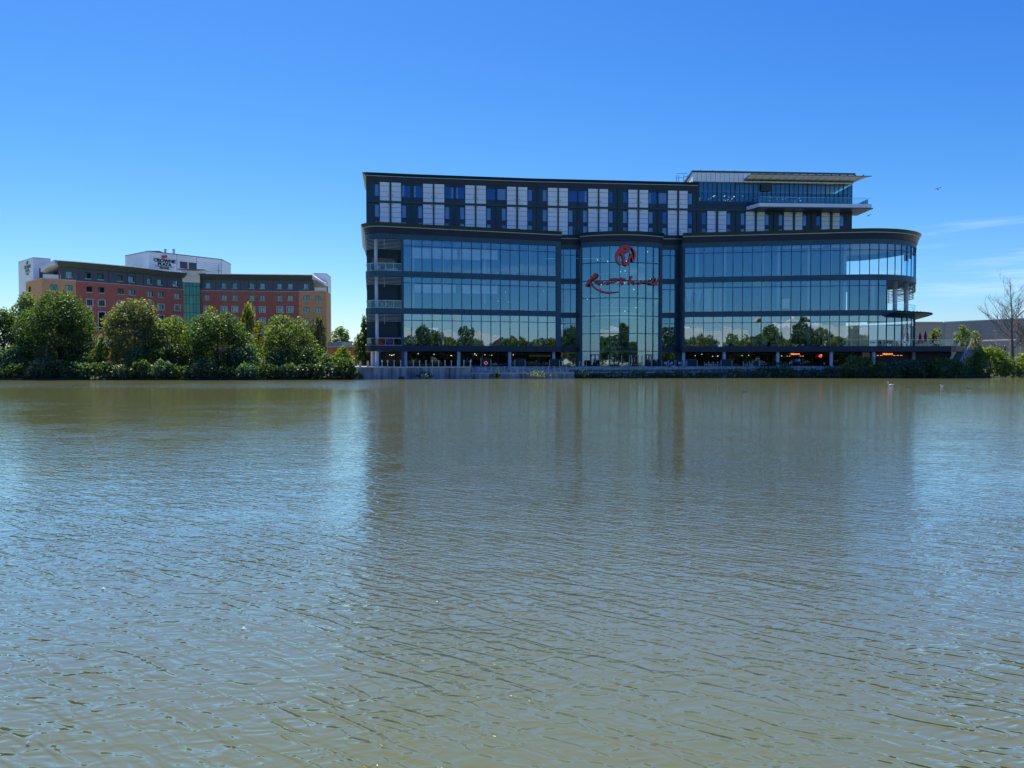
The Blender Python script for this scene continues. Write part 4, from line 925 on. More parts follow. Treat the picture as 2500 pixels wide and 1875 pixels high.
# curved roof ends
for px, D, sgn in ((145, 188.2, -1), (766, 219, 1)):
    x = xat(px, D, 660); a = MB(); n = 7
    for i in range(n):
        u0, u1 = i / n, (i + 1) / n; X0, X1 = x + sgn * 3.4 * u0, x + sgn * 3.4 * u1; b0, b1 = 26.3 - 1.6 * u0 ** 1.6, 26.3 - 1.6 * u1 ** 1.6; t0_, t1_ = 27.7 - 1.9 * u0 ** 1.1, 27.7 - 1.9 * u1 ** 1.1
        if sgn > 0: t0_, t1_ = 27.7 - 2.5 * u0 ** .8 * .9, 27.7 - 2.5 * u1 ** .8 * .9
        a.hexa([(X0, D - 1.9, b0), (X1, D - 1.9, b1), (X1, D + 5, b1), (X0, D + 5, b0), (X0, D - 1.9, t0_), (X1, D - 1.9, t1_), (X1, D + 5, t1_), (X0, D + 5, t0_)])
    a.build('curved_roof_end', 'cwhite', bh)
f = CA; a = MB(); f.box(a, .3, f.of(143, 670), ZB, ZB + 1.15, -.25, -.12)
for i in range(5): q = .5 + i * 1.7; f.box(a, q, q + .08, ZB, ZB + 1.2, -.1, -.05)
a.build('roof_railing', 'cwhite', bh)
a = MB(); CD.box(a, CD.of(768, 670), CD.len, ZB, ZB + 1.15, -.3, -.15); a.build('roof_railing', 'cwhite', bh)
a = MB(); f = CE; f.box(a, 0, f.len, ZB, ZB + .15, -.2, .12); CA.box(a, .2, f.of(143, 670) , ZB, ZB + .15, -.2, .12); CD.box(a, 0, CD.len, ZB, ZB + .12, -.2, .1); a.build('coping', 'sill', bh)
# body behind, so that nothing is hollow
a = MB(); a.prism([tuple(CA.at(0, -.6)), tuple(CB.at(0, -.6)), tuple(CB.at(CB.L[1], -.6)), tuple(CB.at(CB.L[2], -.6)), tuple(CB.at(CB.len, -.6)), (xat(450, 226), 226), (xat(200, 210), 212), tuple(CE.at(0, -.5))], 22.4, ZB - .02)
a.prism([tuple(CC.at(0, -.6)), tuple(CC.at(CC.L[1], -.6)), tuple(CC.at(CC.len, -.6)), tuple(CD.at(CD.len, -.6)), (xat(806, 228), 228), (xat(487, 228), 228)], 22.4, ZB - .02); a.build('flat_roof', 'slate', bh)
a = MB(); 
for f in (CA, CB, CC, CD): f.box(a, 0, f.len, 2, 26, -4.1, -4)
a.build('inner_wall', 'room', bh)
# corner towers
for pts, zt in (([P2(85, 197), P2(127, 199.5), (xat(127, 208), 208), P2(49, 206)], 29.6), ([P2(767, 222), P2(799, 223), P2(809.5, 232), (xat(775, 232), 232)], 28.5)):
    a = MB(); a.prism(pts, 2, zt); t_ = a.build('corner_tower', 'cwhite', bh); a = MB(); c = Vector(pts[0]); 
    a.prism([tuple(Vector(p) + (Vector(p) - sum((Vector(q) for q in pts), Vector((0, 0))) / 4) * .02) for p in pts], zt, zt + .12); a.build('tower_coping', 'eave', t_)
    if zt > 29:
        f = Fac([pts[3], pts[0]])
        for z0 in (19.5, 13.5):
            a = MB(); f.box(a, f.of(54, 680), f.of(59, 680), z0, z0 + 2, .003, .05); a.build('window', 'mull', t_)
a = MB(); a.prism([P2(309, 221), P2(366, 212), P2(544, 229), P2(566, 240), P2(330, 240)], 22, 33.35); rb = a.build('roof_block', 'cwhite', bh)
a = MB(); a.prism([P2(308.4, 221), P2(366, 211.7), P2(544.6, 228.8), P2(567, 240.2), P2(330, 240.4)], 33.35, 33.55); a.build('roof_block_edge', 'eave', rb)
FW = Fac([P2(366, 212), P2(544, 229)])
a = MB()
for i in range(1, 12): z = 26.5 + i * .5; FW.box(a, 0, FW.len, z, z + .03, .003, .015)
for x in (432, 480, 545): q = FW.of(x, 640); FW.box(a, q - .05, q + .02, 25, 33.3, .003, .05)
a.build('panel_joints', 'slate', rb)
for x0, x1 in ((439, 457.5), (460.5, 479)):
    a = MB(); q0, q1 = FW.of(x0, 640), FW.of(x1, 640); z0, z1 = zat(656, 220), zat(638, 219)
    for i in range(12): FW.box(a, q0, q1, z0 + (z1 - z0) * i / 12, z0 + (z1 - z0) * (i + .6) / 12, .02, .12)
    FW.box(a, q0, q1, z0, z1, .003, .018); a.build('vent_louver', 'slate', rb)
FWl = Fac([P2(309, 221), P2(366, 212)])
a = MB(); FWl.box(a, FWl.of(352, 650), FWl.of(359, 650), 26, 28.1, .01, .06); a.build('window', 'mull', rb)
a = MB()
for x in (320, 324, 329): p = FWl.at(FWl.of(x, 650), .4); a.tube((p.x, p.y, 25), (p.x, p.y, 29.6), .14, .14, 6)
a.build('vent_pipe', 'steel', rb)
for x, r_ in ((407, .32), (427.5, .32)):
    X, D = P2(x, 221); a = MB(); a.tube((X, D, 33.4), (X, D, 35.0), r_, r_, 10); a.tube((X, D, 35.05), (X, D, 35.35), r_ * 1.25, r_ * 1.25, 10); a.build('roof_flue', 'steel', rb)
X, D = P2(384, 221); a = MB(); a.box(X - 1.4, X + 1.4, D - 1, D + 1, 34.2, 34.7); a.box(X - 1.2, X + 1.2, D - .8, D + .8, 33.5, 34.2); a.build('roof_fan', 'slate', rb)
a = MB(); X, D = P2(536, 217); a.tube((X, D, 27.5), (X, D, 30.4), .06, .06, 6); a.tube((X - .5, D, 28.7), (X + .5, D, 28.7), .05, .05, 5); a.build('aerial', 'black', bh)
# glazed stair tower between the wings
FG = tb([(447, 212.5), (490, 214)])
a = MB(); n = 5; zs = [2 + 2.45 * i for i in range(10)] + [25.2]
for i in range(n):
    for za, zb in zip(zs, zs[1:]): FG.pane(a, FG.len * i / n, FG.len * (i + 1) / n, za, zb, -.8, .02)
s_ = a.build('stair_glazing', 'stairglass', bh); a = MB()
for i in range(n + 1): q = FG.len * i / n; FG.box(a, q - .06, q + .06, 2, 25.2, -.85, -.7)
for z in zs: FG.box(a, 0, FG.len, z - .06, z + .06, -.84, -.71)
a.build('mullions', 'mull', s_)
a = MB()
for z in zs[::2]: FG.box(a, 0, FG.len, z - .2, z, -5, -1)
FG.box(a, .5, 1.5, 2, 25, -4.5, -4); FG.box(a, 0, FG.len, 2, 25, -5.3, -5.1); a.build('stair_landing', 'blind', bh)
a = MB()
for i in range(6):
    u0, u1 = i / 6, (i + 1) / 6; FG.sweep(a, 0, FG.len, [(-.6 + .9 * u0 ** 2, 25.1 + 2.0 * u0), (-.6 + .9 * u1 ** 2, 25.1 + 2.0 * u1), (-3, 25.1 + 2.0 * u1), (-3, 25.1 + 2.0 * u0)])
a.build('curved_cowl', 'cwhite', bh); a = MB(); FG.box(a, -0, FG.len, 27.1, 28.3, -3, .2); a.build('stair_head', 'cwhite', bh)
a = MB(); p = FG.at(0, 1); q = FG.at(FG.len, 1); a.prism([(p.x - 1.2, p.y), (q.x + 1.2, q.y), (q.x + 1, q.y + 4), (p.x - 1, p.y + 4)], 28.35, 28.6); a.build('roof', 'eave', bh)
# hotel sign
def csign(px, py, D, rz, k, label):
    x, z = xz(px, py, D); t0 = thing('hotel_sign', label, 'sign', (x, D, z)); c, s_ = math.cos(rz), math.sin(rz)
    text('CROWNE', 1.22 * k, (x, D, z), rz, 'black', t0, 'lettering', .06, .04 * k, 1.15); text('PLAZA', 1.12 * k, (x, D, z - .93 * k), rz, 'black', t0, 'lettering', .06, .04 * k, 1.15)
    text('HOTEL', .6 * k, (x, D, z - 1.85 * k), rz, 'black', t0, 'lettering', .06, .03 * k, 1.45)
    a = MB(); a.rbox(x, D, 2.7 * k, .05, z - 1.24 * k, z - 1.14 * k, rz); a.build('underline', 'black', t0)
    a = MB(); n = 8
    for r_ in range(3):
        for i in range(n):
            u0, u1 = -1 + 2 * i / n, -1 + 2 * (i + 1) / n; w0, w1 = .12 * math.sin(u0 * 3), .12 * math.sin(u1 * 3); zb = z + (1.12 + r_ * .30) * k
            P = [(x + u * .75 * k * c, D + u * .75 * k * s_, zb + h_ * k) for u, h_ in ((u0, w0), (u1, w1), (u1, w1 + .21), (u0, w0 + .21))]
            a.hexa([(X, Y - .05, Z) for X, Y, Z in P] + [(X, Y - .15, Z) for X, Y, Z in P])
    a.build('wave_emblem', 'red' if k > .95 else 'black', t0)
fd = FW.p[1] - FW.p[0]
p = FW.at(FW.of(402, 645), .15); csign(402, 640.5, p.y, math.atan2(fd.y, fd.x), 1.0, 'dark hotel name lettering with small wave emblem on the white roof block')
f = Fac([P2(49, 206), P2(85, 197)]); p = f.at(f.of(66.5, 655), .15); fd = f.p[1] - f.p[0]; csign(67, 655, p.y, math.atan2(fd.y, fd.x), .92, 'dark hotel name lettering on the white tower at the far left end')

# ================================================================ other buildings
wh = thing('warehouse', 'very long plain grey metal clad hall behind the bare tree at the right edge', 'building', (xat(2400, 235), 235, 2))
a = MB(); a.prism([P2(2303, 228), P2(2560, 205), (190, 215), (190, 300), (60, 300), P2(2200, 232)], 1.5, 14.6); a.build('wall', 'grey', wh)
a = MB(); a.prism([P2(2303, 227.9), P2(2560, 204.8), (190.4, 214.8), (190, 215.6), P2(2303, 228.8)], 14.6, 15.0); a.build('roof_edge', 'trim', wh)
a = MB(); a.prism([P2(2225, 212), P2(2299, 212), (xat(2306, 222), 222), (xat(2225, 222), 222)], 1.5, 13.7); a.prism([P2(2224, 211.8), P2(2300, 211.8), (xat(2307.5, 222), 222), (xat(2225, 222), 222)], 13.7, 14.1); a.build('side_block', 'grey', wh)
a = MB(); a.tube((xat(2385, 205), 205, 8.6), (xat(2520, 196), 196, 8.8), .22, .22, 8)
for x in np.linspace(2390, 2515, 6): D = 205 - (x - 2385) / 15; a.tube((xat(x, D), D, 2), (xat(x, D), D, 8.6), .1, .1, 6)
a.build('service_pipe', 'trim', wh)
ps = thing('mast_structure', 'white slanting truss of an arena mast at the right edge behind the bare tree', 'mast', (xat(2480, 230), 230, 2))
a = MB(); a.tube((*P2(2478, 225), 16), (*P2(2545, 225), 24), .35, .3, 8); a.tube((*P2(2484, 225), 14), (*P2(2550, 225), 16.5), .12, .12, 6); a.build('strut', 'whitewall', ps)
ho = thing('low_house', 'low dark red building with flat grey roof between the brick hotel and the willow', 'building', (xat(840, 190), 190, 2))
a = MB(); a.prism([P2(800, 195), P2(872, 186), (xat(872, 198), 198), (xat(800, 206), 206)], 2, 6.6); a.build('wall', 'brick', ho)
a = MB(); a.prism([P2(797, 193.5), P2(874, 184.5), (xat(874, 199), 199), (xat(797, 207), 207)], 6.6, 7.1); a.build('roof', 'trim', ho)
a = MB(); a.prism([P2(806, 198), P2(835, 196), (xat(860, 204), 204), (xat(800, 206), 206)], 7.1, 8.2); a.build('roof_slope', 'eave', ho)
pl = thing('garden_pavilion', 'low white topped buff annexe glimpsed between the trees at the left', 'building', (xat(225, 165), 165, 2))
a = MB(); a.prism([P2(200, 160), P2(305, 166), (xat(305, 174), 174), (xat(200, 170), 170)], 1.9, 6.0); a.build('wall', 'tan', pl)
a = MB(); a.prism([P2(200, 159.7), P2(306, 165.7), (xat(306, 174.4), 174.4), (xat(199, 170.4), 170.4)], 6.0, 8.0); a.build('roof_band', 'cwhite', pl)

# ================================================================ trees
def crown_mesh(name, blobs, density, leaf, m_, seed, droop=0.0, aspect=1.0):
    """blobs: (x,y,z,rx,ry,rz); leaf-sized faces spread through each"""
    rg = np.random.default_rng(seed); Ps = []; Ns = []; Ts = []
    for (x, y, z, rx, ry, rz) in blobs:
        n = int(density * (rx * rz + ry * rz + rx * ry)); d = rg.normal(size=(n, 3)); d /= np.linalg.norm(d, axis=1)[:, None]
        r = rg.uniform(.55, 1.06, n) ** .7; r *= 1 + .12 * np.sin(d[:, 0] * 9 + seed) * np.sin(d[:, 2] * 11)
        p = d * r[:, None] * np.array([rx, ry, rz]) + np.array([x, y, z])
        if droop: p[:, 2] -= rg.uniform(0, droop, n) * rz
        Ps.append(p); Ns.append(d); Ts.append(np.full(n, rg.uniform(-.18, .18)) + rg.uniform(0, 1, n))
    p = np.concatenate(Ps); nn = np.concatenate(Ns); tone = np.clip(np.concatenate(Ts), 0, 1); n = len(p)
    nr = nn * .7 + rg.normal(size=(n, 3)) * .75 + np.array([0, 0, .35]); nr /= np.linalg.norm(nr, axis=1)[:, None]
    if droop: nr[:, 2] *= .3; nr /= np.linalg.norm(nr, axis=1)[:, None]
    up = rg.normal(size=(n, 3)) if not droop else np.tile([0, 0, 1.0], (n, 1)) + rg.normal(size=(n, 3)) * .12
    u = np.cross(nr, up); u /= np.linalg.norm(u, axis=1)[:, None] + 1e-9; v = np.cross(u, nr)
    s = leaf * rg.uniform(.6, 1.35, n)[:, None]; a_ = .5 * s * u; b_ = .5 * s * v * aspect
    V = np.empty((n, 4, 3)); V[:, 0] = p - a_ * .5 - b_; V[:, 1] = p + a_ * 1.1 - b_ * .2; V[:, 2] = p + a_ * .4 + b_; V[:, 3] = p - a_ * 1.1 + b_ * .3
    me = bpy.data.meshes.new(name); me.vertices.add(4 * n); me.vertices.foreach_set('co', V.reshape(-1)); me.loops.add(4 * n); me.loops.foreach_set('vertex_index', np.arange(4 * n))
    me.polygons.add(n); me.polygons.foreach_set('loop_start', np.arange(0, 4 * n, 4)); me.polygons.foreach_set('loop_total', np.full(n, 4)); me.update(calc_edges=True)
    at = me.attributes.new('tone', 'FLOAT', 'FACE'); at.data.foreach_set('value', tone.astype(np.float32)); me.materials.append(M[m_]); return me
LM = dict(darkleaf=((.034, .075, .022), (.10, .165, .038)), midleaf=((.065, .115, .022), (.18, .25, .055)), paleleaf=((.085, .105, .040), (.23, .25, .11)),
          yelleaf=((.09, .115, .016), (.24, .25, .035)), willow=((.055, .078, .030), (.13, .155, .065)), greyleaf=((.07, .12, .06), (.16, .22, .11)), bluleaf=((.055, .12, .07), (.12, .20, .12)), limeleaf=((.07, .12, .012), (.20, .27, .03)))
for k, (a_, b_) in LM.items(): M[k] = leafmat(k.replace('leaf', ' leaves'), a_, b_)
M['flower'] = leafmat('white blossom', (.45, .45, .42), (.75, .75, .7), .2)
def tree(name, label, cat, px0, px1, ytop, D, m_, seed, z0=1.9, low=.15, group=None, leaf=.42, dens=13, kind='round', trunk=True, bark='bark', nb=None, ybot=None):
    rg = random.Random(seed); x0, x1 = xat(px0, D), xat(px1, D); W = x1 - x0; zt = zat(ytop, D); Hh = zt - z0; cx = (x0 + x1) / 2
    t0 = thing(name, label, cat, (cx, D, z0), group); dy = min(W, Hh * 1.0) * .5
    blobs = []; n = nb or max(9, int(W * Hh / 6)); cr0 = Hh * low
    for i in range(n):
        f = (i + .5) / n; hh = f ** .85
        if kind == 'round': env = math.sin(math.pi * min(1, .12 + hh * .84)) ** .55
        elif kind == 'cone': env = (1 - hh) ** .7 * .95 + .08
        elif kind == 'tall': env = math.sin(math.pi * min(1, .2 + hh * .78)) ** .8
        else: env = 1 - .55 * hh ** 2.2
        r = rg.uniform(.11, .2) * min(W, Hh) + .25; r = min(r, W * .3, Hh * .26); u_ = (-1) ** i * rg.uniform(.1, 1) ** .7; q = env
        bx = u_ * q * max(0, W / 2 - r * .8); by = -rg.uniform(-.6, 1) * math.sqrt(max(0, 1 - u_ * u_)) * q * max(0, dy - r * .6); bz = cr0 + (Hh - cr0 - r * .8) * hh
        if bz - r < .05: bz = r + .05
        blobs.append((bx, by, bz, r * rg.uniform(.9, 1.25), r * rg.uniform(.9, 1.2), r * rg.uniform(.7, 1.05)))
    r = min(W, Hh) * .17; blobs.append((rg.uniform(-.1, .1) * W, 0, Hh - r, r, r, r))
    blobs.append((0, 0, cr0 + (Hh - cr0) * .45, W * .40, dy * .75, (Hh - cr0) * .43))
    droop = 1.6 if kind == 'willow' else 0
    if kind == 'willow': blobs = [(b[0], b[1], b[2], b[3] * .8, b[4] * .8, b[5] * 1.3) for b in blobs]
    me = crown_mesh('crown', blobs, dens * (.7 if kind == 'willow' else 1), leaf, m_, seed, droop, 2.6 if kind == 'willow' else 1)
    c = bpy.data.objects.new('crown', me); COL.objects.link(c); c.parent = t0
    if trunk:
        a = MB(); b0 = Vector(t0.location); tr = max(.1, Hh * .022)
        top = b0 + Vector((rg.uniform(-.3, .3), 0, Hh * .7)); mid_ = b0 + Vector((rg.uniform(-.3, .3), 0, Hh * .3)); a.path([b0 - Vector((0, 0, .4)), mid_, top], [tr * 1.25, tr * .85, tr * .25], 8)
        for b in sorted(blobs, key=lambda q: q[2])[::2][:9]:
            s_ = b0 + Vector((0, 0, max(Hh * .12, b[2] * .5))); e_ = b0 + Vector(b[:3]); a.path([s_, s_.lerp(e_, .5) + Vector((0, 0, .3)), e_], [tr * .5, tr * .3, tr * .1], 5)
        a.build('trunk', bark, t0)
    return t0
G = 'trees along the left bank'
T = [('tree', 'dark green tree cut off by the left edge of the frame', -50, 75, 752, 131, 'darkleaf', .1, 'round'),
     ('tree', 'tall spiky topped green tree in front of the left white tower', 18, 118, 712, 136, 'midleaf', .15, 'tall'),
     ('tree', 'huge dark spreading tree left of the gap showing the buff annexe', 56, 236, 708, 131, 'darkleaf', .06, 'round'),
     ('tree', 'pale yellow green tree with thin trunk right of the buff annexe gap', 244, 410, 726, 132, 'paleleaf', .2, 'round'),
     ('sapling', 'slender light green sapling at the left foot of the pale tree', 228, 266, 820, 129, 'midleaf', .2, 'tall'),
     ('tree', 'mid green tree between the pale tree and the biggest dark tree', 362, 474, 768, 131, 'midleaf', .08, 'round'),
     ('tree', 'biggest dark green rounded tree below the green glass stair tower', 430, 636, 760, 130, 'darkleaf', .05, 'round'),
     ('tree', 'yellow green treetop rising behind the biggest dark tree on its left', 494, 536, 744, 146, 'yelleaf', .25, 'tall'),
     ('tree', 'light green treetop further left behind the biggest dark tree', 420, 470, 790, 144, 'midleaf', .25, 'round'),
     ('willow', 'yellow green weeping willow rising behind the biggest dark tree on its right', 578, 632, 737, 144, 'yelleaf', .2, 'willow'),
     ('tree', 'narrow yellowish tree just right of the biggest dark tree', 608, 656, 779, 137, 'yelleaf', .1, 'tall'),
     ('tree', 'mid green domed tree in front of the right brick wing', 634, 772, 765, 132, 'midleaf', .07, 'round'),
     ('willow', 'grey green weeping willow in front of the buff end of the right brick wing', 748, 806, 766, 146, 'willow', .12, 'willow'),
     ('tree', 'small dark tree under the grey green willow', 735, 800, 838, 134, 'darkleaf', .06, 'round'),
     ('shrub', 'bright yellow green bush at the left end of the quay wall', 806, 862, 843, 130, 'limeleaf', .05, 'round'),
     ('tree', 'feathery light tree beyond the right end of the brick hotel', 806, 858, 796, 205, 'midleaf', .3, 'round'),
     ('willow', 'weeping willow beside the left corner of the glass building', 872, 910, 768, 172, 'willow', .1, 'willow'),
     ('tree', 'dark tree standing left of the willow by the glass building', 862, 892, 812, 170, 'darkleaf', .06, 'round')]
for i, (nm, lb, x0, x1, yt, D, m_, low, kd) in enumerate(T):
    big = (x1 - x0) > 100
    tree(nm, lb, 'bush' if nm == 'shrub' else 'tree', x0, x1, yt, D, m_, 100 + i, low=low * .35 if D < 140 else low, kind=kd, z0=(.9 if nm != 'shrub' else 1.3) if D < 140 else 2.0, leaf=.27 if D < 140 else .30, dens=44 if big else 46, bark='palebark' if m_ in ('paleleaf', 'willow') else 'bark')
for i, (x0, x1, yt, m_, lb) in enumerate(((-10, 66, 838, 'bluleaf', 'dark low branched tree at the left edge under the spiky tree'), (180, 244, 858, 'darkleaf', 'dark small tree at the right foot of the huge spreading tree'), (296, 372, 842, 'greyleaf', 'grey green small tree in front of the pale tree'), (384, 452, 836, 'darkleaf', 'dark small tree behind the two anglers'),
        (560, 646, 838, 'bluleaf', 'bluish small tree right of the biggest dark tree'), (636, 700, 850, 'greyleaf', 'grey green small tree below the narrow yellowish tree'), (716, 792, 846, 'darkleaf', 'dark small tree right of the domed tree'), (770, 826, 862, 'greyleaf', 'grey green low tree left of the bright bush'))):
    tree('small_tree', lb, 'tree', x0, x1, yt, 127.0 + i * .2, m_, 150 + i, low=.0, kind='mound', z0=.8, leaf=.27, dens=40)
# bushes hanging over the left bank
rb_ = random.Random(8); places = ['far left edge', 'big spreading tree', 'pale tree', 'biggest dark tree', 'quay wall']
xs = [-10, 42, 98, 150, 196, 246, 296, 345, 398, 446, 500, 552, 604, 655, 705, 752, 800, 842]
near = {0: 'at the left edge of the frame', 1: 'under the tree at the left edge', 2: 'left below the huge spreading tree', 3: 'in the middle below the huge spreading tree', 4: 'below the gap showing the annexe', 5: 'left below the pale tree', 6: 'in the middle below the pale tree', 7: 'right below the pale tree', 8: 'left of the two anglers', 9: 'right of the two anglers', 10: 'left below the biggest dark tree', 11: 'right below the biggest dark tree', 12: 'below the narrow yellowish tree', 13: 'left below the domed tree', 14: 'right below the domed tree', 15: 'below the grey green willow', 16: 'left of the bright bush', 17: 'below the bright bush at the quay wall'}
for i, x in enumerate(xs):
    w_ = rb_.uniform(32, 46); yt = rb_.uniform(872, 892); m_ = ['bluleaf', 'darkleaf', 'greyleaf', 'darkleaf'][i % 4]
    tree('bush', 'low waterside bush ' + near[i], 'bush', x - w_, x + w_, yt, 124.3 + (x > 600) * (x - 600) / 80, m_, 300 + i, z0=.15, low=.1, kind='mound', leaf=.30, dens=28, trunk=False, nb=16, group='bushes along the left waterline')
for i, (x0, x1, yt, lb) in enumerate(((6, 44, 872, 'pale flowering bush low at the left edge of the frame'), (78, 136, 846, 'pale grey flowering bush under the huge spreading tree'), (316, 352, 872, 'pale flowering bush under the pale tree'))):
    tree('flowering_bush', lb, 'bush', x0, x1, yt, 127.5, 'paleleaf', 340 + i, z0=1.0, low=.1, kind='round', leaf=.34, dens=24, trunk=False, nb=14)
# right bank shrubs
RB = [(1393, 1442, 903, 138.5, 'bluleaf', 'dark bush right of the pale gap in the quay wall'), (1436, 1482, 908, 139.5, 'bluleaf', 'low bush below the left half of the bowed entrance'),
      (1474, 1530, 905, 140.3, 'greyleaf', 'flowering bush below the middle of the bowed entrance'), (1524, 1588, 904, 141.3, 'greyleaf', 'flowering bush below the right half of the bowed entrance'),
      (1580, 1642, 906, 142.2, 'bluleaf', 'low bush below the round logo banners'), (1634, 1700, 903, 142.8, 'greyleaf', 'flowering bush below the first chairs right of the entrance'),
      (1692, 1762, 906, 143, 'bluleaf', 'low bush below the long row of cafe chairs'), (1756, 1830, 901, 143, 'greyleaf', 'tall flowering bush left of the clipped hedge'),
      (1820, 1890, 902, 142.8, 'bluleaf', 'bush below the left half of the clipped hedge'), (1880, 1950, 900, 142.8, 'darkleaf', 'bush below the right half of the clipped hedge'),
      (1940, 2010, 897, 142.8, 'bluleaf', 'bush below the wooden fence'), (1995, 2062, 893, 142.8, 'bluleaf', 'bush right of the wooden fence'),
      (2035, 2170, 866, 143.3, 'midleaf', 'large rounded green bush below the round neon ring'), (2135, 2265, 877, 144, 'bluleaf', 'wide dark bluish bush below the terrace name sign'),
      (2180, 2300, 876, 145.5, 'darkleaf', 'dark green bush below the right end of the terrace'), (2250, 2372, 872, 145, 'midleaf', 'green bush at the foot of the outdoor stairs'),
      (2355, 2474, 843, 146.5, 'limeleaf', 'bright sunlit bush right of the outdoor stairs'), (2440, 2506, 884, 146.6, 'bluleaf', 'dark low bush between the two bright bushes'),
      (2478, 2570, 848, 147.5, 'limeleaf', 'yellow green bush cut off by the right edge of the frame')]
for i, (x0, x1, yt, D, m_, lb) in enumerate(RB):
    t0 = tree('bush', lb, 'bush', x0, x1, yt, D - .9, m_, 400 + i, z0=-.15, low=.08, kind='mound' if yt > 880 else 'round', leaf=.30, dens=26, trunk=yt < 870, nb=18 if yt > 880 else 26, group='bushes along the right bank')
    if 'flowering' in lb or yt < 850 and i == 99:
        W = xat(x1, D) - xat(x0, D); Hh = zat(yt, D) - .3; rg = random.Random(i); bl = [(rg.uniform(-.4, .4) * W, -rg.uniform(.3, .9), rg.uniform(.3, .9) * Hh, .5, .4, .4) for _ in range(5)]
        me = crown_mesh('blossom', bl, 22, .16, 'flower', i); c = bpy.data.objects.new('blossom', me); COL.objects.link(c); c.parent = t0
for i, (x0, x1, yt, D, m_, lb, fl) in enumerate(((1016, 1058, 904, 131.0, 'darkleaf', 'wild flowering plant growing from the quay wall', 1), (1288, 1334, 903, 134.2, 'greyleaf', 'blossoming plant hanging on the wall below the railings', 1), (1206, 1222, 904, 133.9, 'darkleaf', 'small tuft of weeds on the walkway edge below the lifebuoy', 0), (1240, 1392, 911, 134.9, 'bluleaf', 'dark ivy trailing along the top of the lower quay wall', 0))):
    t0 = tree('wall_plant', lb, 'plant', x0, x1, yt, D, m_, 460 + i, z0=.1 if i != 3 else .5, low=.1, kind='mound', leaf=.22, dens=36 if i != 3 else 14, trunk=False, nb=12)
    if fl: me = crown_mesh('blossom', [(random.uniform(-1, 1), -.5, random.uniform(.3, 1.1), .6, .4, .3) for _ in range(5)], 30, .14, 'flower', i); c = bpy.data.objects.new('blossom', me); COL.objects.link(c); c.parent = t0
# clipped hedge
hd = MB(); a0, a1 = P2(1856, 145.4), P2(1932, 145.6); ht = thing('clipped_hedge', 'square clipped dark hedge at the end of the railings', 'hedge', (*a0, 1.1))
bl = [((a1[0] - a0[0]) * i / 8, .6, .9, .55, .6, 1.1) for i in range(9)]; me = crown_mesh('foliage', bl, 60, .2, 'darkleaf', 77); c = bpy.data.objects.new('foliage', me); COL.objects.link(c); c.parent = ht
# small trees right
for i, (x0, x1, yt, lb) in enumerate(((2264, 2300, 800, 'small round tree beside the closed umbrellas'), (2328, 2370, 793, 'small tree at the head of the outdoor stairs'), (2366, 2394, 806, 'pale little tree right of the stair head'))):
    tree('small_tree', lb, 'tree', x0, x1, yt, 172 + i * 3, ('limeleaf', 'midleaf', 'paleleaf')[i], 500 + i, z0=4.5, low=.2, leaf=.34, dens=22)
# bare trees
def bare(label, px, D, zb, zt, seed, lean=0):
    rg = random.Random(seed); X = xat(px, D); t0 = thing('bare_tree', label, 'tree', (X, D, zb)); Hh = zt - zb; main = MB(); br = MB()
    pts = [Vector((X + lean * (f ** 1.5) + rg.uniform(-.12, .12), D, zb + Hh * f)) for f in [i / 9 for i in range(10)]]
    main.path(pts, [max(.03, .30 * (1 - f) ** .9) for f in [i / 9 for i in range(10)]], 8)
    def grow(p, d, L_, r, depth):
        P = [p]; 
        for k in range(5): d = (d + Vector((rg.uniform(-.22, .22), rg.uniform(-.22, .22), rg.uniform(-.03, .20)))).normalized(); P.append(P[-1] + d * L_ / 5)
        br.path(P, [r * (1 - .17 * k) for k in range(6)], 4)
        if depth:
            for k in range(7 if depth > 1 else 5):
                s_ = P[rg.randint(1, 5)]; dd = (d + Vector((rg.uniform(-.8, .8), rg.uniform(-.8, .8), rg.uniform(-.25, .5)))).normalized(); grow(s_, dd, L_ * rg.uniform(.32, .55), r * .5, depth - 1)
    for k in range(30):
        f = rg.uniform(.2, .96); i = int(f * 9); p = pts[i].lerp(pts[min(9, i + 1)], f * 9 - i); a_ = rg.uniform(0, 6.28); L_ = Hh * (.40 * (1 - f) + .1) * rg.uniform(.7, 1.2)
        grow(p, Vector((math.cos(a_), math.sin(a_), rg.uniform(.25, .9))).normalized(), L_, .085 * (1.15 - f), 2)
    main.build('trunk', 'palebark', t0); br.build('branches', 'palebark', t0)
bare('leafless tree standing in front of the grey hall near the right edge', 2472, 155, 1.6, zat(680, 155), 21, -.8)
bare('leafless tree half cut off by the right edge of the frame', 2508, 160, 1.6, zat(700, 160), 23)
# background foliage far away, beyond the buildings
tl_ = []
rg = random.Random(2)
for i in range(46): x = -260 + i * 12 + rg.uniform(-3, 3); tl_.append((x, rg.uniform(-6, 6), rg.uniform(2, 5), 8, 6, rg.uniform(4.5, 6.5)))
me = crown_mesh('distant_woodland', tl_, 7, 1.1, 'darkleaf', 5); c = bpy.data.objects.new('distant_woodland', me); COL.objects.link(c); c.location = (0, 330, 2); tag(c, 'far dark line of woodland beyond the buildings', 'woodland', None, 'stuff')
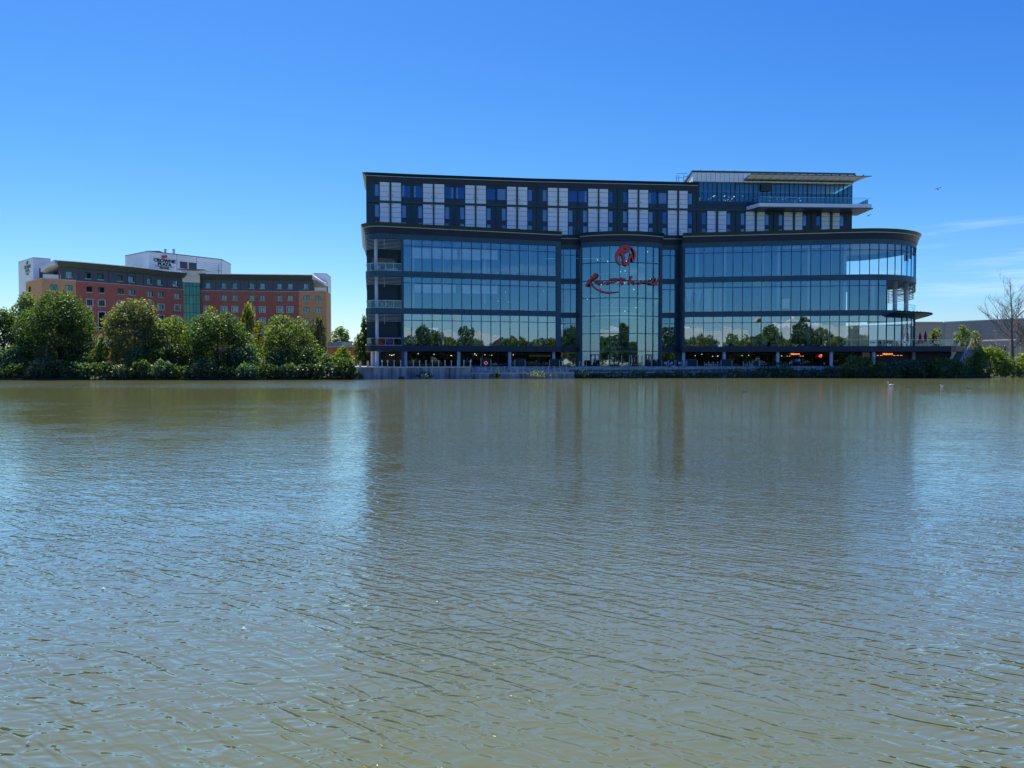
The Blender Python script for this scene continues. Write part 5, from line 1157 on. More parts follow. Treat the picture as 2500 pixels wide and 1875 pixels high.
# the shore the photographer stands on: it shows mirrored in the facade glass
bl = []
rg = random.Random(6)
me_l = []
for i in range(34):
    x = -62 + i * 6.2 + rg.uniform(-2, 2); y = -rg.uniform(24, 34); h = rg.uniform(10.8, 13.2) + (5 if i in (19, 21, 22, 24) else 0); W = rg.uniform(9, 13)
    t0 = thing('shore_tree', 'near shore tree mirrored in the facade glass, %s from the left of its row' % ORD[i], 'tree', (x, y, 2), 'trees mirrored in the facade glass'); r = W * .27
    blobs = [(rg.uniform(-.35, .35) * W, rg.uniform(-.3, .3) * W, h * rg.uniform(.2, .85), r, r, r * .9) for _ in range(9)] + [(0, 0, h - r, r, r, r), (0, 0, h * .4, W * .4, W * .35, h * .35)]
    me = crown_mesh('crown', blobs, 26, .55, ('darkleaf', 'midleaf', 'yelleaf')[i % 3], 600 + i); c = bpy.data.objects.new('crown', me); COL.objects.link(c); c.parent = t0
    a = MB(); a.tube((x, y, 1.5), (x, y, h * .7), .3, .12, 7); a.build('trunk', 'bark', t0)
hw = thing('exhibition_hall', 'white flat roofed hall on the near shore, mirrored in the facade glass', 'building', (90, -110, 2))
a = MB()
for x0, x1, z in ((0, 45, 20.5), (50, 96, 21.5), (100, 150, 20), (-70, -12, 19.5)): a.box(x0, x1, -130, -95, 2, z)
a.build('wall', 'whitewall', hw); a = MB()
for x0, x1, z in ((4, 16, 22), (56, 66, 24), (74, 80, 23), (104, 112, 22), (-50, -38, 21)): a.box(x0, x1, -120, -100, z - 4.5, z)
a.build('roof_pod', 'whitewall', hw)

# ================================================================ small things
# posts along the quay edge
x6 = lambda v, o=860: o + v / 6.9125
def quay_post():
    t0 = thing('quay_post', 'slim pale post with a cross shaped head', 'post', (0, 0, 0), 'slim posts along the quay edge')
    a = MB(); a.tube((0, 0, 0), (0, 0, 1.02), .06, .05, 8); a.tube((0, 0, 0), (0, 0, .06), .13, .12, 8); a.build('shaft', 'steel', t0)
    a = MB(); a.tube((-.16, 0, .92), (.16, 0, .92), .05, .05, 6); a.ball((0, 0, 1.06), .08); a.build('head', 'steel', t0); return t0
qp = quay_post(); first = True
pxs = [x6(v) for v in (510, 605, 713, 822, 1037, 1143, 1249, 1357, 1463, 1570, 1677, 1783, 1888, 1995)]
whr = ['beside the glass screen at the left corner', 'second of the run from the left corner', 'third of the run from the left corner', 'just left of the second pale column', 'first right of the second pale column', 'second right of the second pale column', 'third right of the second pale column', 'fourth right of the second pale column', 'fifth right of the second pale column', 'sixth right of the second pale column', 'seventh right of the second pale column', 'right in front of the third pale column', 'first right of the third pale column', 'second right of the third pale column']
for i, x in enumerate(pxs):
    o_ = qp if first else copy_tree(qp); first = False; p = QL.at(QL.of(x, 890), -.35); o_.location = (p.x, p.y, DECK + .04); o_['label'] = 'slim pale quay post with cross head, ' + whr[i]
pp = thing('plain_post', 'plain thin post', 'post', (0, 0, 0), 'plain posts left of the lifebuoy screen'); a = MB(); a.tube((0, 0, 0), (0, 0, 1.08), .055, .055, 8); a.build('shaft', 'steel', pp); a = MB(); a.tube((0, 0, 0), (0, 0, .05), .12, .12, 8); a.build('foot', 'steel', pp)
for i, v in enumerate((2057, 2117, 2178)):
    o_ = pp if i == 0 else copy_tree(pp); p = QL.at(QL.of(x6(v), 890), -.8); o_.location = (p.x, p.y + (1.2 if i > 0 else 0), DECK); o_['label'] = 'plain thin post, %s of three left of the lifebuoy screen' % ('farthest', 'middle', 'nearest')[i]
# stone posts of the lawn fence at the left end of the quay
sp0 = thing('fence_post', 'square stone post', 'post', (0, 0, 0), 'stone posts at the left end of the quay'); a = MB(); a.box(-.17, .17, -.17, .17, 0, .95); a.build('shaft', 'paving', sp0); a = MB(); a.box(-.2, .2, -.2, .2, .951, 1.03); a.build('cap', 'paving', sp0)
for i, (x, lb) in enumerate(((864, 'leftmost square stone post on the lawn edge'), (879.5, 'middle square stone post on the lawn edge'), (898, 'square stone post next to the white column'))):
    o_ = sp0 if i == 0 else copy_tree(sp0); o_.location = (xat(x, 136 + i), 136 + i, DECK); o_['label'] = lb
# railings of the lower walkway
def rail(f, o_, z, s0, s1, name, label, step=1.12, h=1.0):
    n = max(1, int((s1 - s0) / step)); p = f.at(s0, o_); t0 = thing(name, label, 'railing', (p.x, p.y, z)); a = MB()
    for i in range(n + 1):
        p = f.at(s0 + (s1 - s0) * i / n, o_); a = MB(); a.tube((p.x, p.y, z), (p.x, p.y, z + h), .045, .045, 6); a.ball((p.x, p.y, z + h + .02), .07, n=6, m=4); a.build('post', 'trim', t0)
    a = MB(); q0, q1 = f.at(s0, o_), f.at(s1, o_)
    for k in range(4): a.tube((q0.x, q0.y, z + .18 + k * .22), (q1.x, q1.y, z + .18 + k * .22), .014, .014, 4)
    a.build('wires', 'steel', t0)
rail(QR, -.25, 1.05, .3, QR.len - .2, 'walkway_railing', 'long pale railing on the bare part of the lower walkway')
rail(QS, -.25, 1.12, .2, QS.of(1640, 900), 'walkway_railing', 'pale railing of the walkway in front of the bowed entrance')
rail(QS, -.25, 1.12, QS.of(1648, 900), QS.of(1850, 900), 'walkway_railing', 'pale railing of the walkway left of the clipped hedge')
for px, lb in ((1435, 'slanting handrail left of the bowed entrance doors'), (1543, 'slanting handrail in the middle of the entrance steps'), (1648, 'slanting handrail in front of the round logo banners')):
    p = QS.at(QS.of(px, 890), -4.2); q = QS.at(QS.of(px + 8, 900), -2.4); t0 = thing('step_handrail', lb, 'handrail', (p.x, p.y, DECK)); a = MB()
    a.path([(p.x, p.y, DECK + 1.0), (q.x, q.y, 1.12 + .9)], .05, 6); a.build('rail', 'steel', t0)
    for r_, z in ((p, DECK), (q, 1.12)): a = MB(); a.tube((r_.x, r_.y, z), (r_.x, r_.y, z + 1.0 - (.1 if z < 2 else 0)), .05, .05, 6); a.build('post', 'steel', t0)
# windbreak screens
def screen(px0, px1, f, o_, label, buoy=False, fz=1.3):
    p, q = f.at(f.of(px0, 888), o_), f.at(f.of(px1, 888), o_); t0 = thing('windbreak_screen', label, 'screen', ((p.x + q.x) / 2, p.y, DECK), 'dark green windbreak screens on the promenade'); a = MB()
    a.hexa([(p.x, p.y, DECK + .08), (q.x, q.y, DECK + .08), (q.x, q.y + .9, DECK + .08), (p.x, p.y + .9, DECK + .08), (p.x, p.y, DECK + fz), (q.x, q.y, DECK + fz), (q.x, q.y + .9, DECK + fz), (p.x, p.y + .9, DECK + fz)]); a.build('screen_panel', 'teal', t0)
    a = MB(); a.hexa([(p.x - .08, p.y - .06, DECK + fz), (q.x + .08, q.y - .06, DECK + fz), (q.x + .08, q.y + .95, DECK + fz), (p.x - .08, p.y + .95, DECK + fz), (p.x - .08, p.y - .06, DECK + fz + .1), (q.x + .08, q.y - .06, DECK + fz + .1), (q.x + .08, q.y + .95, DECK + fz + .1), (p.x - .08, p.y + .95, DECK + fz + .1)]); a.build('top_board', 'green', t0)
    for r_, s_ in ((p, -.06), (q, .06)): a = MB(); a.box(r_.x + s_ - .05, r_.x + s_ + .05, r_.y - .16, r_.y - .07, DECK, DECK + fz - .1); a.build('post', 'sill', t0)
    if buoy:
        c = ((p.x + q.x) / 2, p.y - .08, DECK + .65); b0 = thing('lifebuoy', 'white and red ring lifebuoy hanging on a dark screen', 'lifebuoy', c); a = MB(); a.torus(c, .26, .075); a.build('ring', 'sill', b0)
        a = MB()
        for an in (0, 90, 180, 270): a.tube((c[0] + .26 * math.cos(R(an - 10)), c[1], c[2] + .26 * math.sin(R(an - 10))), (c[0] + .26 * math.cos(R(an + 10)), c[1], c[2] + .26 * math.sin(R(an + 10))), .082, .082, 8)
        a.build('band', 'redglow', b0)  # red bands glow like the neon, though a lifebuoy gives no light
screen(1183.5, 1207.5, QR, -4.9, 'dark green screen carrying the ring lifebuoy', True, 1.35); screen(1270.5, 1295, QR, -4.9, 'dark green screen right of the fourth pale column', False, 1.35); screen(1360, 1384, QR, -4.9, 'dark green screen in front of the left recess', False, 1.3)
screen(1701, 1725, QS, -5, 'dark green screen left of the cafe chairs row'); screen(1784.5, 1810, QS, -5, 'dark green screen right of the column above the railing'); screen(1880, 1904, QS, -5.4, 'dark green screen just left of the column near the hedge'); screen(1969, 1993, QS, -6, 'dark green screen left of the round neon ring')
# banners with round badge
for i, (x0, x1, bx, lb) in enumerate(((1616, 1632, 1624.5, 'black banner with pale round badge, left of three'), (1633, 1647, 1640, 'black banner with pale round badge, middle of three'), (1651, 1667, 1659, 'black banner with pale round badge, right of three by the column'))):
    p, q = FR.at(0, 0), None; D = 155.2; t0 = thing('badge_banner', lb, 'banner', (xat((x0 + x1) / 2, D), D, DECK), 'black banners with round badges'); a = MB(); a.box(xat(x0, D), xat(x1, D), D, D + .06, DECK + .15, DECK + 1.15); a.build('banner_cloth', 'black', t0)
    a = MB(); X = xat(bx, D); a.tube((X, D - .02, DECK + .65), (X, D - .04, DECK + .65), .28, .28, 16); a.tube((X, D - .04, DECK + .65), (X, D - .05, DECK + .65), .16, .16, 12); a.build('badge', 'sill', t0)
    a = MB(); [a.tube((xat(x, D), D, DECK), (xat(x, D), D, DECK + 1.25), .035, .035, 6) for x in (x0 - .3, x1 + .3)]; a.build('banner_posts', 'steel', t0)
# cafe chairs and tables
def chair():
    t0 = thing('cafe_chair', 'pale wicker cafe chair', 'chair', (0, 0, 0), 'cafe chairs on the promenade')
    a = MB(); a.box(-.24, .24, -.24, .24, .42, .48); a.build('seat', 'sill', t0); a = MB(); a.hexa([(-.24, .2, .5), (.24, .2, .5), (.24, .26, .5), (-.24, .26, .5), (-.22, .28, .98), (.22, .28, .98), (.22, .33, .98), (-.22, .33, .98)]); a.build('backrest', 'sill', t0)
    for sx_ in (-.2, .2):
        for sy_ in (-.2, .2): a = MB(); a.tube((sx_ * 1.1, sy_ * 1.1, 0), (sx_, sy_, .42), .03, .03, 5); a.build('leg', 'steel', t0)
    return t0
def table():
    t0 = thing('cafe_table', 'small round cafe table', 'table', (0, 0, 0), 'cafe tables on the promenade'); a = MB(); a.tube((0, 0, .71), (0, 0, .75), .38, .38, 14); a.build('tabletop', 'sill', t0); a = MB(); a.tube((0, 0, .03), (0, 0, .71), .04, .04, 6); a.build('stem', 'steel', t0); a = MB(); a.tube((0, 0, 0), (0, 0, .03), .24, .22, 12); a.build('foot', 'black', t0); return t0
ch0, tb0 = chair(), table(); nc = nt_ = 0
clus = [(1675, 'left of the first screen after the entrance'), (1686, 'against the first screen after the entrance'), (1731, 'at the left end of the long chair row'), (1742, 'in the left half of the long chair row'), (1753, 'in the right half of the long chair row'), (1763, 'at the right end of the long chair row'), (1826, 'right of the second screen after the column'), (1842, 'above the left end of the clipped hedge'), (1918, 'above the right end of the clipped hedge')]
for x, lb in clus:
    D = 151.8; X = xat(x, D); o_ = tb0 if nt_ == 0 else copy_tree(tb0); nt_ += 1; o_.location = (X, D + .3, DECK); o_['label'] = 'small round cafe table ' + lb
    for dx_, rz, sd in ((-.62, R(90), 'left'), (.62, R(-90), 'right')):
        o_ = ch0 if nc == 0 else copy_tree(ch0); nc += 1; o_.location = (X + dx_, D + .2, DECK); o_.rotation_euler = (0, 0, rz); o_['label'] = 'cafe chair %s of its table, %s' % (sd, lb)
# benches in front of the left shops
for i, (x0, x1, lb) in enumerate(((1219, 1258, 'long low bench across the fourth pale column'), (1309, 1348, 'long low bench left of the fifth pale column'))):
    D = 147; t0 = thing('bench', lb, 'bench', (xat(x0, D), D, DECK)); a = MB(); a.box(xat(x0, D), xat(x1, D), D, D + .45, DECK + .42, DECK + .5); a.build('seat', 'slate', t0)
    for x in (x0 + 2, x1 - 2): a = MB(); X = xat(x, D); a.box(X - .05, X + .05, D + .05, D + .4, DECK, DECK + .42); a.build('leg', 'slate', t0)
p = FL.at(FL.of(1334, 868), -4.3); t0 = thing('shop_sign_board', 'faint yellow board over a shop window left of the fifth pale column', 'sign', (p.x, p.y, 4.2)); a = MB(); a.rbox(p.x, p.y, 2.3, .05, 4.05, 4.45, math.atan2(10.8, 37)); a.build('board', 'planter', t0)
# terrace things
for i, (x, zt, lb) in enumerate(((2245.5, 8.9, 'left of the three closed crimson umbrellas on the terrace'), (2258.5, 9.2, 'tallest closed crimson umbrella, in the middle of the three'), (2277.5, 8.9, 'right closed crimson umbrella half behind the small tree'))):
    D = 156 + i * .5; X = xat(x, D); t0 = thing('closed_umbrella', lb, 'umbrella', (X, D, TZ), 'closed umbrellas on the terrace'); a = MB(); a.tube((X, D, TZ), (X, D, zt), .04, .04, 6); a.build('pole', 'steel', t0)
    a = MB(); a.path([(X, D, zt - 2.1), (X, D, zt - 1.6), (X, D, zt - .7), (X, D, zt + .1)], [.20, .30, .24, .03], 8); a.build('canopy', 'umb', t0); a = MB(); a.box(X - .4, X + .4, D - .4, D + .4, TZ, TZ + .08); a.build('base', 'slate', t0)
for i, (x, m_, lb) in enumerate(((2134, 'steel', 'silver advertising panel at the left end of the terrace rail'), (2173, 'umb', 'crimson advertising panel on the terrace rail'), (2210, 'steel', 'silver advertising panel in the middle of the terrace rail'), (2249, 'umb', 'crimson advertising panel below the umbrellas'), (2288, 'steel', 'silver advertising panel near the right end of the terrace rail'))):
    q = FT.of(x, 835); p = FT.at(q, -.15); t0 = thing('rail_panel', lb, 'panel', (p.x, p.y, TZ)); a = MB(); a.rbox(p.x, p.y, .5, .02, TZ + .5, TZ + .98, -.1); a.build('board', m_, t0); a = MB(); a.rbox(p.x, p.y - .03, .32, .01, TZ + .66, TZ + .80, -.1); a.build('mark', 'sill' if m_ == 'umb' else 'cloth_k', t0)
tc0 = None
for i, (x, D) in enumerate(((2150, 153.6), (2163, 153.2), (2192, 153.4), (2226, 153.4), (2238, 154), (2268, 153.5), (2300, 153))):
    o_ = copy_tree(ch0); o_.location = (xat(x, D), D, TZ); o_.rotation_euler = (0, 0, R(40 * i)); o_['group'] = 'chairs on the upper terrace'; o_['label'] = 'pale chair on the upper terrace, %s from the left' % ORD[i]
# stairs from the terrace
sw = thing('outdoor_stair', 'grey outdoor staircase with twin handrails descending from the right end of the terrace', 'staircase', (xat(2345, 154), 154, 2)); a = MB(); n = 22
T0, T1 = Vector((xat(2357, 158), 158)), Vector((xat(2329, 149.2), 149.2))
for i in range(n):
    p, q = T0.lerp(T1, i / n), T0.lerp(T1, (i + 1) / n); z = TZ - 4.0 * i / n; a.hexa([(p.x - 1.2, p.y, 1.5), (p.x + 1.2, p.y, 1.5), (q.x + 1.2, q.y, 1.5), (q.x - 1.2, q.y, 1.5), (p.x - 1.2, p.y, z), (p.x + 1.2, p.y, z), (q.x + 1.2, q.y, z), (q.x - 1.2, q.y, z)])
a.build('steps', 'slate', sw)
for s_ in (-1.15, 1.15):
    P = []
    for f, z in ((0, TZ), (.4, TZ - 1.6), (.5, TZ - 1.75), (1, 2.1)): p = T0.lerp(T1, f); P.append((p.x + s_, p.y, z + 1.0))
    a = MB(); a.path(P, .055, 6); a.path([(x, y, z - .45) for x, y, z in P], .025, 5); a.build('handrail', 'steel', sw)
    for f in (0, .2, .4, .6, .8, 1): p = T0.lerp(T1, f); z = TZ - 4.0 * f; a = MB(); a.tube((p.x + s_, p.y, z), (p.x + s_, p.y, z + 1), .035, .035, 5); a.build('baluster', 'steel', sw)
a = MB(); a.box(xat(2372, 160), xat(2440, 160), 160, 160.3, 1.8, 5.6); a.build('retaining_wall', 'slate', None, 'dark retaining wall right of the outdoor stairs', 'wall')
t0 = thing('ramp_railing', 'blue grey ramp railing sloping down to the right of the stair head', 'railing', (xat(2390, 162), 162, 5)); a = MB()
for i in range(9): x = 2388 + i * 4.5; X = xat(x, 162); z = 6.9 - i * .22; a.tube((X, 162, 4.6), (X, 162, z), .05, .05, 5)
a.build('posts', 'slate', t0); a = MB(); a.tube((xat(2388, 162), 162, 6.9), (xat(2424, 162), 162, 5.1), .06, .06, 5); a.build('handrail', 'steel', t0)
# lamp posts
for i, (x, yt, D, lb) in enumerate(((2430, 808, 168, 'short street lamp in front of the grey hall left of the bare tree'), (2480.5, 754, 172, 'tall slim lamp post beside the bare tree'))):
    X = xat(x, D); zt = zat(yt, D); t0 = thing('lamp_post', lb, 'lamp post', (X, D, 2)); a = MB(); a.tube((X, D, 2), (X, D, zt), .09, .06, 8); a.build('pole', 'trim', t0); a = MB(); a.box(X - .45, X + .45, D - .12, D + .12, zt, zt + .14); a.build('lamp_head', 'sill', t0)
X = xat(2453, 160); t0 = thing('low_bollard_light', 'dark round topped bollard left of the bare tree trunk', 'bollard', (X, 160, 2)); a = MB(); a.tube((X, 160, 2), (X, 160, 6.1), .12, .12, 8); a.build('shaft', 'black', t0); a = MB(); a.ball((X, 160, 6.2), .22); a.build('head', 'black', t0)
# wooden fence by the hedge
p0_, p1_ = P2(1932, 146.6), P2(2004, 146.8); t0 = thing('wooden_fence', 'short weathered post and rail fence right of the clipped hedge', 'fence', (*p0_, 1.2))
for i in range(5): f = i / 4; x, y = p0_[0] + (p1_[0] - p0_[0]) * f, 146.6; a = MB(); a.box(x - .07, x + .07, y - .05, y + .05, .6, 2.2); a.build('post', 'sill', t0)
for z in (1.95, 1.5): a = MB(); a.box(p0_[0], p1_[0], 146.5, 146.56, z, z + .12); a.build('rail', 'sill', t0)
# balcony things
def at_fl(px, o_, z): p = FL.at(FL.of(px, 700), o_); return (p.x, p.y, z)
for px, m_, lb in ((927.5, 'redseat', 'bright red high backed pod chair on the lowest corner balcony'), (953.5, 'purple', 'purple high backed pod chair on the lowest corner balcony')):
    x, y, z = at_fl(px, -.9, 6.1); t0 = thing('pod_chair', lb, 'chair', (x, y, z)); a = MB(); a.rbox(x, y + .4, .5, .08, z + .1, z + 1.4, .28); a.rbox(x - .5, y, .07, .4, z + .1, z + 1.3, .28); a.rbox(x + .5, y + .2, .07, .4, z + .1, z + 1.3, .28); a.rbox(x - .1, y - .42, .42, .05, z + .08, z + 1.28, .28); a.build('shell', m_, t0); a = MB(); a.rbox(x, y, .42, .38, z + .1, z + .45, .28); a.build('seat', m_, t0)
for px, lb in ((940, 'bushy yellow green pot plant between the two pod chairs'), (963, 'bushy yellow green pot plant right of the purple pod chair')):
    x, y, z = at_fl(px, -.8, 6.1); t0 = thing('pot_plant', lb, 'plant', (x, y, z)); a = MB(); a.tube((x, y, z), (x, y, z + .4), .22, .3, 10); a.build('pot', 'slate', t0); me = crown_mesh('foliage', [(0, 0, .8, .5, .4, .4)], 180, .16, 'yelleaf', 9); c = bpy.data.objects.new('foliage', me); COL.objects.link(c); c.parent = t0
x, y, z = at_fl(956, -1.6, 20.2); t0 = thing('domed_daybed', 'brown woven daybed with a domed hood on the top corner balcony', 'daybed', (x, y, z)); a = MB(); a.ball((x, y, z + 1.0), 1.35, 1.0, 1.5, 14, 8); a.build('hood', 'wood', t0); a = MB(); a.rbox(x, y - .3, 1.2, .9, z + .1, z + .5, .28); a.build('mattress', 'sill', t0)
x, y, z = at_fl(928, -1.6, 20.2); t0 = thing('patterned_screen', 'brown patterned privacy screen behind the column on the top corner balcony', 'screen', (x, y, z)); a = MB(); a.rbox(x, y, 1.7, .05, z + .9, z + 2.5, .28); a.build('lattice', 'wood', t0); a = MB(); a.rbox(x - 1.6, y, .05, .05, z, z + .9, .28); a.rbox(x + 1.6, y + .9, .05, .05, z, z + .9, .28); a.build('posts', 'wood', t0)
for i, (px, zb, lb) in enumerate(((926, 20.2, 'white lounge chair at the left of the top corner balcony'), (948, 20.2, 'white lounge chair in the middle of the top corner balcony'), (968, 20.2, 'white lounge chair at the right of the top corner balcony'), (934, 13.2, 'white framed chair at the left of the middle corner balcony'), (942, 13.2, 'white framed chair on the middle corner balcony beside the cabinet'), (954, 13.2, 'white framed chair at the right of the middle corner balcony'))):
    o_ = copy_tree(ch0); o_.location = at_fl(px, -.7, zb); o_.rotation_euler = (0, 0, R(25 + 50 * i)); o_['label'] = lb; o_['group'] = 'chairs on the corner balconies'
# things just inside the glass
x, y, z = at_fl(1208, -1.2, 6.1); t0 = thing('sofa', 'large pink curved sofa inside the first floor glass', 'sofa', (x, y, z)); a = MB(); a.rbox(x - .3, y, 1.3, .45, z, z + .9, .28); a.build('seat', 'pink', t0); a = MB(); a.rbox(x + .3, y + .7, 1.0, .1, z + .2, z + 1.35, .28); a.build('backrest', 'pink', t0)
x, y, z = at_fl(1165.5, -1.2, 6.1); t0 = thing('round_chair_back', 'pale pink disc shaped chair left of the pink sofa', 'chair', (x, y, z)); a = MB(); a.tube((x, y, z + .55), (x, y - .1, z + .55), .48, .48, 18); a.build('backrest', 'sill', t0); a = MB(); a.tube((x, y + .3, z + .02), (x, y + .3, z + .42), .35, .35, 12); a.build('seat', 'sill', t0)
bc = thing('banquette_seat', 'pale backed restaurant seat', 'seat', (0, 0, 0), 'pale seat backs along the restaurant glass'); a = MB(); a.box(-.36, .36, 0, .06, .12, .46); a.build('backrest', 'blind', bc); a = MB(); a.box(-.34, .34, .061, .5, .02, .3); a.build('seat', 'slate', bc)
sx_l = [1680.3, 1703.5, 1726.8, 1750, 1776.5, 1797.5, 1821, 1892, 1939, 1963, 1987, 2011.5]
for i, x in enumerate(sx_l):
    o_ = bc if i == 0 else copy_tree(bc); p = FR.at(FR.of(x, 840), -.6); o_.location = (p.x, p.y, 6.15); o_['label'] = 'pale square seat back behind the restaurant glass, %s from the bowed entrance' % ORD[i]
for i, (x, lb) in enumerate(((1842, 'large white armchair, left of the pair inside the restaurant glass'), (1868, 'large white armchair, right of the pair inside the restaurant glass'))):
    p = FR.at(FR.of(x, 835), -1.1); x, y, z = p.x, p.y, 6.15; t0 = thing('white_armchair', lb, 'armchair', (x, y, z)); a = MB(); a.ball((x, y, z + .9), .8, .5, .75, 12, 8); a.build('shell', 'col', t0); a = MB(); a.tube((x, y, z), (x, y, z + .4), .3, .5, 10); a.build('base', 'col', t0)
# small picture frames in the right rooms
# ---------------------------------------------------------------- people, birds, litter
def figure(name, label, loc, h, pose, top='cloth_w', legs='cloth_b', face=0.0):
    """one skinned body grown from a joint skeleton; clothing and hair as children"""
    t0 = thing(name, label, 'person', loc); k = h / 1.75; c, s_ = math.cos(face), math.sin(face)
    J = {'pelvis': (0, 0, .95), 'chest': (0, .0, 1.28), 'neck': (0, 0, 1.47), 'head': (0, -.02, 1.60), 'crown': (0, -.01, 1.70), 'hl': (-.09, 0, .90), 'kl': (-.10, -.02, .50), 'fl': (-.11, 0, .07), 'tl': (-.11, -.17, .03), 'hr': (.09, 0, .90), 'kr': (.11, -.03, .50), 'fr': (.12, 0, .07), 'tr': (.12, -.17, .03),
         'sl': (-.18, 0, 1.40), 'el': (-.26, -.03, 1.13), 'wl': (-.24, -.14, .90), 'sr': (.18, 0, 1.40), 'er': (.26, -.03, 1.13), 'wr': (.22, -.16, .92)}
    J.update(pose); Rr = dict(pelvis=.13, chest=.14, neck=.06, head=.095, crown=.07, hl=.09, kl=.06, fl=.045, tl=.035, hr=.09, kr=.06, fr=.045, tr=.035, sl=.06, el=.045, wl=.03, sr=.06, er=.045, wr=.03)
    E = [('pelvis', 'chest'), ('chest', 'neck'), ('neck', 'head'), ('head', 'crown'), ('pelvis', 'hl'), ('hl', 'kl'), ('kl', 'fl'), ('fl', 'tl'), ('pelvis', 'hr'), ('hr', 'kr'), ('kr', 'fr'), ('fr', 'tr'), ('chest', 'sl'), ('sl', 'el'), ('el', 'wl'), ('chest', 'sr'), ('sr', 'er'), ('er', 'wr')]
    def W(p): x, y, z = p; return (k * (x * c - y * s_), k * (x * s_ + y * c), k * z)
    def skin(nm, js, es, m_, grow=1.0, extra=None):
        ns = list(js); me = bpy.data.meshes.new(nm); vs = [W(J[j]) for j in ns]; ed = [(ns.index(a_), ns.index(b_)) for a_, b_ in es]
        rad_ = [Rr[j] * k * grow for j in ns]
        if extra:
            for (pa, off, r_) in extra: vs.append(W(tuple(J[pa][q] + off[q] for q in range(3)))); ed.append((ns.index(pa), len(vs) - 1)); rad_.append(r_ * k)
        me.from_pydata(vs, ed, []); ob = bpy.data.objects.new(nm, me); COL.objects.link(ob); md = ob.modifiers.new('Skin', 'SKIN'); 
        for i, v in enumerate(me.skin_vertices[0].data): v.radius = (rad_[i], rad_[i]); v.use_root = (i == 0)
        ob.modifiers.new('Sub', 'SUBSURF').levels = 1; dg = bpy.context.evaluated_depsgraph_get(); m2 = bpy.data.meshes.new_from_object(ob.evaluated_get(dg)); bpy.data.objects.remove(ob)
        m2.materials.clear(); m2.materials.append(M[m_]); m2.polygons.foreach_set('use_smooth', [True] * len(m2.polygons)); o2 = bpy.data.objects.new(nm, m2); COL.objects.link(o2); o2.parent = t0; return o2
    fing = []
    for w_, sg in (('wl', -1), ('wr', 1)):
        for i in range(4): fing.append((w_, (sg * .0 + (i - 1.5) * .022, -.07 - .015 * (i in (1, 2)), -.07), .009))
        fing.append((w_, (-sg * .05, -.03, -.03), .011))
    skin('body', list(J), E, 'skin', .95, fing)
    skin('shirt', ['pelvis', 'chest', 'neck', 'sl', 'el', 'sr', 'er'], [('pelvis', 'chest'), ('chest', 'neck'), ('chest', 'sl'), ('sl', 'el'), ('chest', 'sr'), ('sr', 'er')], top, 1.15)
    skin('trousers', ['pelvis', 'hl', 'kl', 'fl', 'hr', 'kr', 'fr'], [('pelvis', 'hl'), ('hl', 'kl'), ('kl', 'fl'), ('pelvis', 'hr'), ('hr', 'kr'), ('kr', 'fr')], legs, 1.18)
    a = MB(); hx, hy, hz = W(tuple(J['crown'])); L0 = Vector(loc); a.ball((L0.x + hx, L0.y + hy, L0.z + hz - .02), .105 * k, .115 * k, .09 * k); a.build('hair', 'hair', t0); return t0
figure('person', 'person in white shirt and pale trousers fishing on the left bank, left of the pair', (xat(449, 124.6), 124.6, .28), 1.55, {'wl': (-.12, -.32, 1.12), 'wr': (.08, -.34, 1.15)}, 'cloth_w', 'cloth_b', .4)
figure('person', 'person in white top and dark trousers standing on the left bank, right of the pair', (xat(457, 124.9), 124.9, .4), 1.5, {'wl': (-.20, -.2, 1.05), 'wr': (.30, .02, .86)}, 'cloth_w', 'cloth_k', -.5)
figure('person', 'person in a white top seated between the neon name and the screen', (xat(1932, 151.5), 151.5, DECK - .35), 1.6, {'kl': (-.12, -.42, .88), 'fl': (-.12, -.44, .45), 'tl': (-.12, -.60, .40), 'kr': (.12, -.42, .88), 'fr': (.13, -.44, .45), 'tr': (.13, -.6, .40)}, 'cloth_w', 'cloth_k', .5)
for i, (x, top, lb) in enumerate(((1938, 'cloth_k', 'person in dark clothes standing left under the orange name'), (1944.5, 'cloth_b', 'person in blue top standing under the middle of the orange name'), (1951, 'cloth_w', 'person in pale top standing right under the orange name'), (1959, 'cloth_k', 'person in dark clothes standing at the right end of the orange name'))):
    figure('person', lb, (xat(x, 152.5), 152.5, DECK), 1.6 + .05 * (i % 3), {}, top, 'cloth_k', .6 * (i - 1.5))
figure('person', 'person in dark clothes in front of the third pale column', (xat(1141, 143), 143, DECK), 1.65, {}, 'cloth_k', 'cloth_k', .3); figure('person', 'person in pale top walking right of the third pale column', (xat(1150, 143.5), 143.5, DECK), 1.6, {'fl': (-.11, .2, .07), 'tl': (-.11, .05, .03)}, 'cloth_w', 'cloth_k', 1.2)
# gulls and swimming birds
def gull(name, label, px, py, D, span, bank):
    x, z = xz(px, py, D); t0 = thing(name, label, 'bird', (x, D, z)); a = MB(); a.ball((x, D, z), .07, .2, .06, 8, 6); a.ball((x, D - .2, z + .02), .05); a.build('body', 'gfeather', t0); a = MB()
    for s_ in (-1, 1):
        P = [(0, 0), (.3, .28), (.62, .30), (1.0, .05)]
        for (u0, h0_), (u1, h1_) in zip(P, P[1:]):
            ca, sa = math.cos(bank), math.sin(bank); pt = lambda u, h_: (x + (s_ * u * span / 2) * ca - h_ * span * .5 * sa, z + (s_ * u * span / 2) * sa + h_ * span * .5 * ca)
            (xa, za), (xb, zb) = pt(u0, h0_), pt(u1, h1_); c0, c1 = .11 * (1 - u0 * .8), .11 * (1 - u1 * .8)
            a.hexa([(xa, D - c0, za), (xb, D - c1, zb), (xb, D + c1, zb), (xa, D + c0, za), (xa, D - c0, za + .05), (xb, D - c1, zb + .05), (xb, D + c1, zb + .05), (xa, D + c0, za + .05)])
    a.build('wings', 'gfeather', t0)
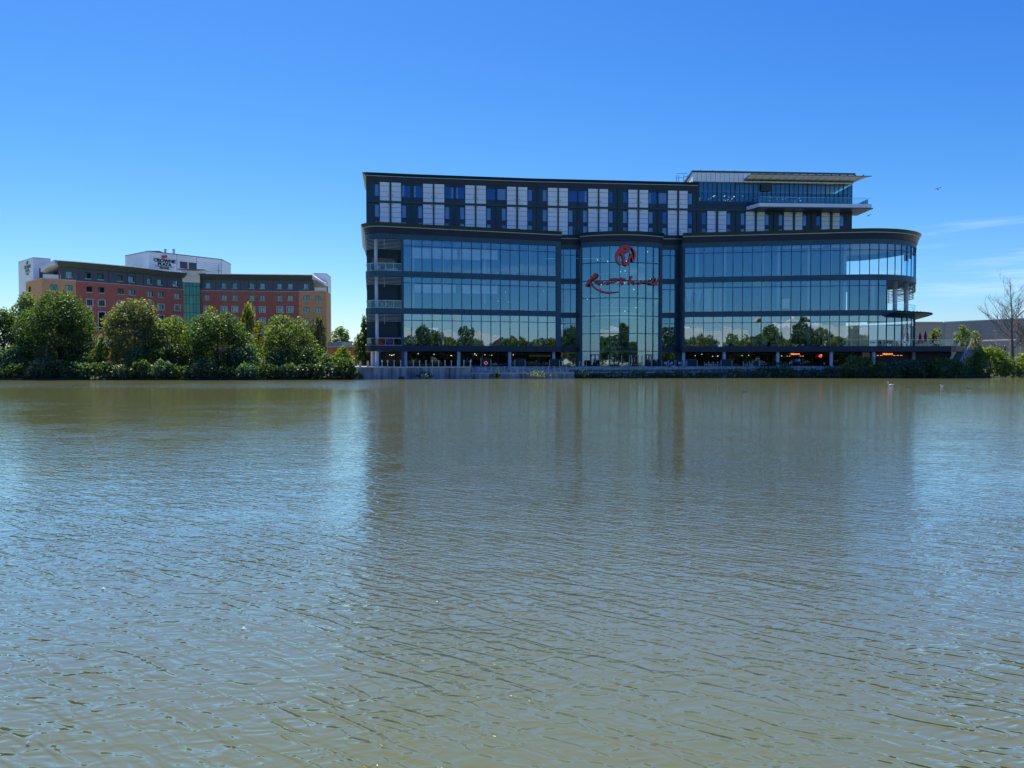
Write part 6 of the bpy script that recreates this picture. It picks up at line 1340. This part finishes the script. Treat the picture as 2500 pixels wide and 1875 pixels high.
gull('gull', 'small gull flying in the blue sky right of the roof canopy', 2290, 462, 110, 1.0, .35); gull('gull', 'small gull flying low beside the end of the lounge balcony', 2121, 527, 120, .8, .5)
def swimmer(name, label, px, D, m_, k):
    x = xat(px, D); t0 = thing(name, label, 'bird', (x, D, 0)); a = MB(); a.ball((x, D, .12 * k), .42 * k, .2 * k, .2 * k, 10, 6); a.tube((x + .3 * k, D, .15 * k), (x + .62 * k, D, .34 * k), .1 * k, .02 * k, 6); a.path([(x - .3 * k, D, .2 * k), (x - .42 * k, D, .42 * k), (x - .38 * k, D, .6 * k)], [.1 * k, .06 * k, .06 * k], 7); a.ball((x - .42 * k, D, .64 * k), .1 * k, .08 * k, .09 * k); a.build('body', m_, t0, smooth=True)
    a = MB(); a.tube((x - .5 * k, D, .62 * k), (x - .66 * k, D, .59 * k), .035 * k, .01 * k, 6); a.build('beak', 'planter', t0)
swimmer('swan', 'white swan swimming on the right side of the lake', 2175, 91, 'feather', .75)
for i, (x, D, lb) in enumerate(((2301, 88, 'pale duck swimming right of the swan'), (1819, 72, 'dark duck swimming in the middle of the lake'), (2366, 82, 'dark duck swimming near the right edge'), (2218, 86, 'dark duck swimming just right of the swan'))): swimmer('duck', lb, x, D, 'feather' if i == 0 else 'gfeather', .42)
for i, (px, py, lb) in enumerate(((595, 1538, 'pale floating leaf or feather in the lower left of the lake'), (252, 1440, 'pale floating scrap near the left edge of the lake'), (68, 1821, 'tiny pale floating scrap at the bottom left of the lake'), (990, 1325, 'tiny pale floating scrap in the middle of the lake'))):
    u, y, z = ray(px, py); k = -CAMH / z; x, D = u * k, y * k; s_ = .016 if i < 2 else .010; a = MB(); n = 6
    a.hexa([(x - s_ * 1.6, D, .004), (x + s_ * 1.2, D - s_, .004), (x + s_ * 1.6, D + s_, .01), (x - s_ * .4, D + s_ * 1.4, .012), (x - s_ * 1.5, D, .012), (x + s_ * 1.1, D - s_ * .9, .012), (x + s_ * .4, D + s_ * .3, .03), (x - s_ * .2, D + s_, .03)]); a.build('floating_feather', 'feather', None, lb, 'feather')
